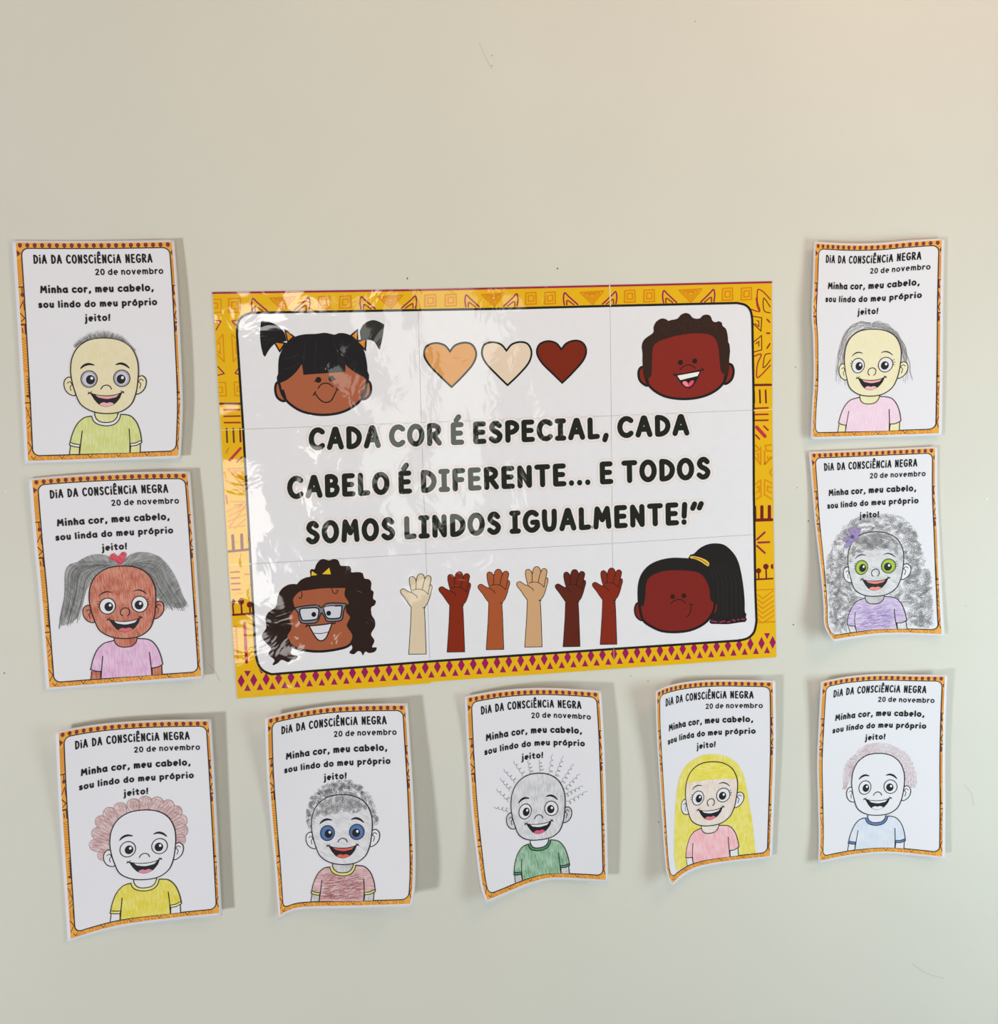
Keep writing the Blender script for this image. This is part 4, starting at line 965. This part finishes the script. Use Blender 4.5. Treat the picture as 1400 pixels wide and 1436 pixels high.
# raised arms
arms = [(0, 0, (222, 204, 178), 1.0), (236, -13, (136, 42, 18), 1.0), (476, -28, (172, 88, 50), 1.0), (713, -44, (210, 166, 126), .99), (950, -46, (98, 38, 24), .96), (1178, -60, (136, 44, 26), .95)]
ZA = zc(560, 785, 4.375)
for dx, dy, c_, ks in arms:
    cv = lambda x, y: ZA(8 + dx + (x - 8) * ks, 580 + dy + (y - 580) * (ks if ks < .97 else 1))
    I = Ink(PS, cv)
    hand = cr([(74, 292), (52, 262), (32, 232), (10, 204), (10, 186), (28, 178), (52, 192), (76, 200), (68, 165), (62, 130), (66, 108), (84, 103), (100, 118), (104, 132), (110, 104), (122, 88), (142, 88), (154, 104), (158, 118), (166, 102), (184, 98), (196, 112), (194, 130), (190, 152), (200, 158), (202, 175), (194, 205), (186, 235), (172, 270), (152, 294)], n=4)
    arm = [(152, 294), (158, 360), (166, 578), (58, 580), (70, 400), (74, 292)]
    I.fill(hand + arm[1:-1], gi(c_), .1)
    ln = PBLK
    I.stroke(hand, .9, ln, .2); I.stroke([(74, 290), (70, 400), (58, 580), (166, 578), (158, 360), (154, 296)], .9, ln, .2)
    for z in ([(76, 200), (92, 212), (106, 222), (112, 234)], [(86, 186), (118, 180), (150, 188), (178, 212)], [(104, 132), (104, 160), (102, 182)], [(158, 118), (148, 150), (142, 184)], [(190, 152), (182, 185), (178, 210)], [(144, 292), (154, 296), (160, 292)]):
        I.stroke(cr(z), .9, ln, .2)
    I.build('raised_arm')

def face(name_label, conv): 
    e = bpy.data.objects.new('child_face', None); COL.objects.link(e); e.parent = root; e['label'] = name_label
    return (lambda: Ink(PS, conv)), e
OL = 3.4
# pigtails girl, upper left
N, fr = face('girl face with black pigtails and orange ties', zc(355, 435, 7.0)); SK = gi((172, 98, 68)); BH = gi((34, 31, 34))
for op in ([(262, 700), (228, 720), (218, 780), (235, 850), (280, 888), (318, 880), (290, 780)], [(1110, 690), (1145, 710), (1158, 765), (1145, 830), (1105, 868), (1070, 865), (1090, 780)]):
    I = N(); I.fill(cr(op, True, 4), SK, .1); I.stroke(cr(op, n=4), OL, BH, .2); I.build('ear', fr)
hd = cr([(262, 620), (262, 740), (300, 850), (380, 935), (500, 1000), (680, 1028), (860, 1005), (1000, 935), (1085, 840), (1112, 740), (1112, 600), (900, 420), (480, 420)], True, 4)
I = N(); I.fill(hd, SK, .22); I.stroke(hd, OL, BH, .3, closed=True); I.build('head', fr)
I = N()
I.fill([(78, 108)] + cr([(95, 104), (180, 122), (260, 168), (310, 225)], n=4) + [(330, 300), (240, 330)] + cr([(205, 335), (160, 385), (118, 458)], n=4) + cr([(100, 440), (78, 350), (68, 230), (78, 108)], n=4), BH, .24)
I.fill(cr([(1048, 205), (1085, 140), (1150, 102), (1210, 102), (1288, 140)], n=4) + [(1275, 250), (1245, 388)] + cr([(1230, 375), (1190, 310), (1130, 290), (1060, 300)], n=4), gi((50, 48, 42)), .24)
I.fill(cr([(246, 715), (246, 600), (252, 480), (275, 410), (330, 320), (410, 262), (500, 238), (620, 232), (700, 222), (760, 232), (800, 240), (850, 224), (920, 232), (1000, 272), (1060, 340), (1100, 430), (1122, 560), (1122, 680), (1105, 675)], n=4) + cr([(1085, 655), (1010, 615), (940, 565), (908, 532)], n=3) + [(905, 605), (495, 634), (480, 528)] + cr([(470, 540), (420, 610), (340, 680), (262, 715)], n=3), BH, .36)
SH = gi((52, 48, 50))
for z in ([(520, 300), (500, 420), (498, 600)], [(620, 300), (612, 450), (612, 600)], [(780, 290), (830, 420), (840, 560)], [(850, 330), (900, 430), (960, 490)], [(300, 480), (380, 465), (450, 430)], [(290, 580), (380, 560), (450, 520)], [(120, 360), (160, 290), (230, 270)], [(110, 300), (180, 200), (280, 200)]):
    I.stroke(cr(z), .6, SH, .40)
I.build('hair', fr, 'black fringe and two pigtails')
I = N()
for a in ([(325, 212), (388, 260), (345, 298)], [(222, 320), (300, 330), (262, 388)], [(1018, 210), (972, 250), (1020, 292)], [(1035, 312), (1100, 295), (1095, 372)]):
    cx = sum(p[0] for p in a) / 3; cy = sum(p[1] for p in a) / 3
    big = [(cx + (x - cx) * 1.55, cy + (y - cy) * 1.55) for x, y in a]
    I.fill(big, BH, .42); I.stroke(big + [big[0]], 1.2, BH, .42); I.fill(a, gi((226, 140, 28)), .5)
I.build('hair_tie', fr, 'orange hair ties')
for cx, cy, d in ((642, 684, -1), (770, 672, 1)):
    I = N(); I.fill(ell(cx, cy, 28, 29), BH, .4); I.stroke([(cx, cy + 4), (cx + d * 36, cy + 10 - 4 * d)], 1.8, BH, .4); I.build('eye', fr)
I = N(); I.stroke(cr([(638, 768), (670, 728), (715, 716), (755, 728), (785, 752)]), 1.5, BH, .4); I.build('nose', fr)
I = N(); I.stroke(cr([(605, 812), (640, 860), (680, 895), (722, 905), (765, 888), (800, 830), (826, 772)]), 1.6, BH, .4); I.stroke([(592, 835), (615, 800)], 1.6, BH, .4); I.stroke([(814, 768), (840, 784)], 1.6, BH, .4); I.build('mouth', fr)
# curly boy, upper right
N, fr = face('boy face with short dark brown curls and an open smile', zc(880, 425, 8.235)); SK = gi((136, 44, 36)); BH = gi((56, 38, 30)); DK = gi((38, 34, 30))
for op in ([(185, 735), (150, 750), (130, 800), (140, 880), (180, 930), (235, 950), (225, 850)], [(1170, 700), (1210, 720), (1228, 790), (1210, 870), (1165, 920), (1120, 925), (1140, 820)]):
    I = N(); I.fill(cr(op, True, 4), SK, .1); I.stroke(cr(op, n=4), OL, DK, .2); I.build('ear', fr)
hd = cr([(190, 600), (200, 800), (240, 935), (330, 1025), (460, 1085), (640, 1108), (820, 1092), (970, 1040), (1080, 960), (1140, 860), (1160, 700), (1130, 420), (700, 300), (230, 420)], True, 4)
I = N(); I.fill(hd, SK, .22); I.stroke(hd, OL, DK, .3, closed=True); I.build('head', fr)
I = N()
I.fill(cr([(205, 890), (182, 800), (178, 640), (176, 500), (190, 430), (240, 385), (300, 340), (305, 270), (340, 210), (400, 178), (450, 188), (475, 205), (510, 195), (545, 190), (585, 175), (620, 135), (675, 115), (720, 130), (750, 165), (790, 180), (840, 175), (870, 145), (915, 133), (960, 150), (985, 205), (1020, 220), (1055, 210), (1090, 225), (1100, 262), (1140, 300), (1160, 380), (1170, 520), (1178, 700), (1168, 800), (1140, 850)], n=4) +
       cr([(1120, 822), (1085, 790), (1072, 720), (1058, 560), (1035, 450), (980, 378), (880, 352), (740, 352), (600, 372), (480, 402), (370, 440), (308, 490), (290, 560), (285, 700), (280, 820), (262, 858), (230, 876)], n=4), BH, .34)
for x, y, r_ in ((440, 260, 40), (560, 250, 36), (690, 240, 46), (800, 250, 36), (905, 240, 44), (1000, 290, 34), (420, 330, 30), (640, 310, 30)):
    I.stroke(ell(x, y, r_, r_, 200, 420, 10), .6, gi((76, 50, 40)), .40)
I.build('hair', fr, 'short dark brown curls')
for x, y in ((614, 686), (779, 669)):
    I = N(); I.fill(ell(x, y, 28, 30), DK, .4); I.build('eye', fr)
I = N(); I.stroke(cr([(607, 772), (660, 726), (710, 712), (750, 726), (786, 752)]), 1.2, DK, .4); I.build('nose', fr)
I = N(); I.fill(cr([(562, 832), (640, 815), (740, 795), (850, 775)], n=3) + cr([(842, 800), (800, 880), (750, 955), (710, 978), (660, 960), (610, 900), (580, 855)], n=3), DK, .4)
I.stroke(cr([(538, 830), (640, 818), (760, 795), (876, 768)]), 1.8, DK, .42); I.stroke([(540, 812), (546, 842)], 1.4, DK, .42); I.stroke([(868, 756), (880, 778)], 1.4, DK, .42); I.stroke(cr([(565, 838), (610, 905), (660, 962), (710, 980), (752, 958), (800, 885), (845, 790)]), 1.2, DK, .42)
I.build('mouth', fr)
I = N(); I.fill([(578, 838), (835, 792), (812, 842), (612, 890)], gi((244, 244, 248)), .48); I.build('teeth', fr)
I = N(); I.fill(cr([(636, 918), (660, 900), (690, 908), (705, 930), (735, 898), (770, 896), (752, 940), (712, 968), (665, 958)], True, 3), gi((226, 84, 122)), .48); I.fill(cr([(636, 918), (660, 902), (688, 915), (702, 940), (704, 964), (668, 955)], True, 3), gi((238, 140, 152)), .54); I.build('tongue', fr)
# long curls and glasses, lower left
N, fr = face('girl face with long brown curls, glasses and a yellow bow', zc(360, 775, 7.778)); SK = gi((168, 94, 64)); BH = gi((46, 30, 24)); DK = gi((28, 24, 24))
hd = cr([(330, 640), (310, 800), (320, 930), (400, 1030), (540, 1068), (700, 1078), (880, 1055), (1010, 1010), (1060, 900), (1040, 600), (980, 380), (700, 340), (400, 400)], True, 4)
I = N(); I.fill(hd, SK, .1); I.stroke(hd, OL, DK, .2, closed=True); I.build('head', fr)
I = N()
I.fill(cr([(440, 345), (480, 300), (540, 270), (585, 260), (582, 200), (600, 180), (632, 180), (650, 130), (690, 82), (730, 70), (790, 85), (840, 70), (890, 85), (915, 140), (960, 145), (1010, 148), (1030, 180), (1035, 215), (1100, 212), (1155, 225), (1175, 280), (1225, 292), (1252, 330), (1248, 400), (1275, 430), (1270, 500), (1302, 530), (1285, 575), (1250, 600), (1255, 680), (1290, 740), (1290, 810), (1248, 890), (1285, 960), (1260, 1030), (1310, 1035), (1290, 1080), (1230, 1095), (1185, 1080), (1160, 1122), (1140, 1085), (1105, 1075), (1060, 1108), (1012, 1090), (1045, 1040), (1020, 985)], n=4) +
       cr([(1050, 920), (1030, 870), (985, 800), (1000, 750), (1018, 700), (980, 650), (975, 590), (1005, 545), (965, 480), (960, 430), (970, 384)], n=4) + cr([(900, 386), (720, 390), (560, 410), (470, 425), (400, 500), (405, 560), (415, 610), (380, 660), (352, 710), (380, 790), (370, 850), (335, 910), (370, 980), (385, 1040), (370, 1090), (400, 1118), (445, 1130), (430, 1160), (380, 1172), (345, 1195), (275, 1170), (230, 1205), (185, 1228), (175, 1215), (195, 1170), (130, 1110), (155, 1040), (80, 960), (58, 900), (105, 820), (98, 720), (130, 650), (210, 590), (230, 480), (270, 400), (340, 352), (400, 342)], n=4), BH, .30)
I.build('hair', fr, 'long wavy dark brown hair')
I = N(); I.fill([(603, 200), (597, 252), (663, 242)], gi((236, 196, 40)), .40); I.fill([(715, 234), (792, 164), (810, 236)], gi((236, 196, 40)), .40); I.build('bow', fr, 'yellow bow')
I = N(); I.stroke(cr([(490, 425), (495, 470), (482, 498), (462, 490)]), 1.0, DK, .40); I.stroke(cr([(820, 390), (835, 435), (868, 445), (886, 420), (868, 410)]), 1.0, DK, .40); I.build('loose_curl', fr)
I = N()
GY = gi((126, 128, 138))
I.fill(cr([(425, 600), (560, 578), (660, 572), (705, 600), (760, 558), (860, 550), (975, 560)], n=3) + cr([(965, 595), (948, 640), (935, 720), (900, 745), (820, 752), (765, 745), (735, 690), (708, 655), (690, 690), (660, 755), (600, 772), (510, 770), (470, 740), (455, 660), (430, 625)], n=3), GY, .40)
I.stroke(cr([(425, 600), (560, 578), (660, 572), (705, 600), (760, 558), (860, 550), (975, 560), (965, 595), (948, 640), (935, 720), (900, 745), (820, 752), (765, 745), (735, 690), (708, 655), (690, 690), (660, 755), (600, 772), (510, 770), (470, 740), (455, 660), (430, 625)], True, 4), 1.5, DK, .44, closed=True)
for q in ([(472, 620), (560, 605), (640, 600), (678, 620), (672, 690), (645, 728), (520, 740), (490, 720)], [(732, 605), (780, 588), (910, 580), (930, 595), (918, 690), (890, 715), (790, 718), (755, 690)]):
    I.fill(cr(q, True, 3), gi((212, 214, 228)), .48); I.stroke(cr(q, True, 3), 1.8, DK, .52, closed=True)
I.build('glasses', fr, 'grey-framed glasses')
for x, y in ((624, 674), (786, 661)):
    I = N(); I.fill(ell(x, y, 26, 27), DK, .6); I.build('eye', fr)
I = N(); I.fill(cr([(570, 798), (700, 790), (820, 770)], n=3) + cr([(800, 850), (765, 920), (730, 955), (700, 962), (665, 945), (620, 880)], n=3), gi((222, 222, 232)), .40)
I.stroke(cr([(560, 795), (600, 797), (700, 788), (828, 770)]), 1.6, DK, .46); I.stroke(cr([(574, 800), (620, 885), (665, 946), (700, 960), (735, 950), (770, 905), (822, 775)]), 1.6, DK, .46)
I.stroke(cr([(620, 878), (700, 882), (782, 866)]), 1.0, DK, .46); I.stroke(cr([(536, 812), (548, 790), (560, 800)]), 1.3, DK, .46); I.stroke(cr([(830, 768), (850, 776), (858, 762)]), 1.3, DK, .46); I.build('mouth', fr)
# ponytail girl, lower right
N, fr = face('girl face with a black side ponytail and a crooked smile', zc(875, 750, 7.368)); SK = gi((128, 38, 32)); BH = gi((36, 34, 34)); DK = gi((34, 30, 28))
I = N()
I.fill(cr([(668, 240), (690, 205), (725, 195), (790, 135), (870, 98), (950, 88), (1030, 100), (1100, 150), (1165, 235), (1205, 350), (1235, 520), (1250, 680), (1252, 790), (1268, 820), (1262, 850), (1272, 875), (1255, 900)], n=4) + cr([(1200, 905), (1120, 918), (1060, 924), (980, 922), (900, 918), (885, 890), (890, 850), (820, 600)], n=3), BH, .1)
for k in range(7):
    x = 930 + k * 46
    I.stroke(cr([(880 + k * 30, 300 + abs(k - 3) * 5), (x - 10, 450), (x, 650), (x + 4, 850)]), .5, gi((54, 50, 50)), .16)
I.build('ponytail', fr, 'black ponytail at the right of the head')
I = N()
for a, b_ in (((908, 890), (960, 900)), ((995, 902), (1045, 892)), ((1072, 904), (1098, 896)), ((1125, 880), (1150, 886)), ((1180, 876), (1190, 878)), ((1218, 872), (1250, 872))):
    I.stroke([a, b_], 2.0, gi((160, 50, 82)), .2)
I.build('hair_beads', fr, 'row of pink beads')
for op in ([(150, 700), (125, 720), (112, 775), (125, 835), (160, 875), (195, 880), (175, 800)], [(950, 690), (970, 720), (970, 770), (950, 810), (930, 825), (915, 780), (930, 720)]):
    I = N(); I.fill(cr(op, True, 4), SK, .22); I.stroke(cr(op, n=4), 2.0, DK, .28); I.build('ear', fr)
hd = cr([(160, 600), (165, 740), (200, 880), (290, 950), (400, 995), (540, 1005), (690, 985), (820, 925), (900, 840), (940, 720), (900, 500), (740, 320), (460, 300), (230, 400)], True, 4)
I = N(); I.fill(hd, SK, .34); I.stroke(hd, OL, DK, .40, closed=True); I.build('head', fr)
I = N()
I.fill(cr([(150, 735), (142, 620), (150, 500), (185, 400), (260, 315), (370, 262), (500, 238), (620, 240), (690, 245)], n=4) + cr([(800, 280), (870, 330), (920, 460), (950, 600), (960, 680), (925, 695), (895, 660), (885, 560), (850, 470), (790, 400), (700, 375), (560, 366), (430, 372), (320, 405), (250, 460), (228, 540), (222, 640), (205, 735)], n=4), BH, .46)
I.build('hair', fr, 'black hair drawn back')
I = N(); I.fill(cr([(690, 222), (740, 222), (820, 245), (880, 285), (870, 325), (800, 280), (740, 252), (690, 240)], True, 4), gi((236, 190, 74)), .56); I.stroke(cr([(720, 234), (800, 258), (870, 306)]), .9, gi((120, 60, 40)), .6); I.build('hair_band', fr, 'golden hair band')
for x, y in ((505, 638), (622, 630)):
    I = N(); I.fill(ell(x, y, 24, 25), gi((50, 30, 20)), .5); I.build('eye', fr)
I = N(); I.stroke(cr([(485, 714), (525, 680), (570, 667), (610, 680), (638, 706)]), 1.1, DK, .5); I.build('nose', fr)
I = N(); I.stroke(cr([(694, 722), (694, 770), (680, 815), (656, 846)]), 1.1, DK, .5); I.stroke(cr([(678, 716), (696, 722), (714, 718)]), 1.1, DK, .5); I.build('mouth', fr)
bpy.data.objects.remove(wroot)
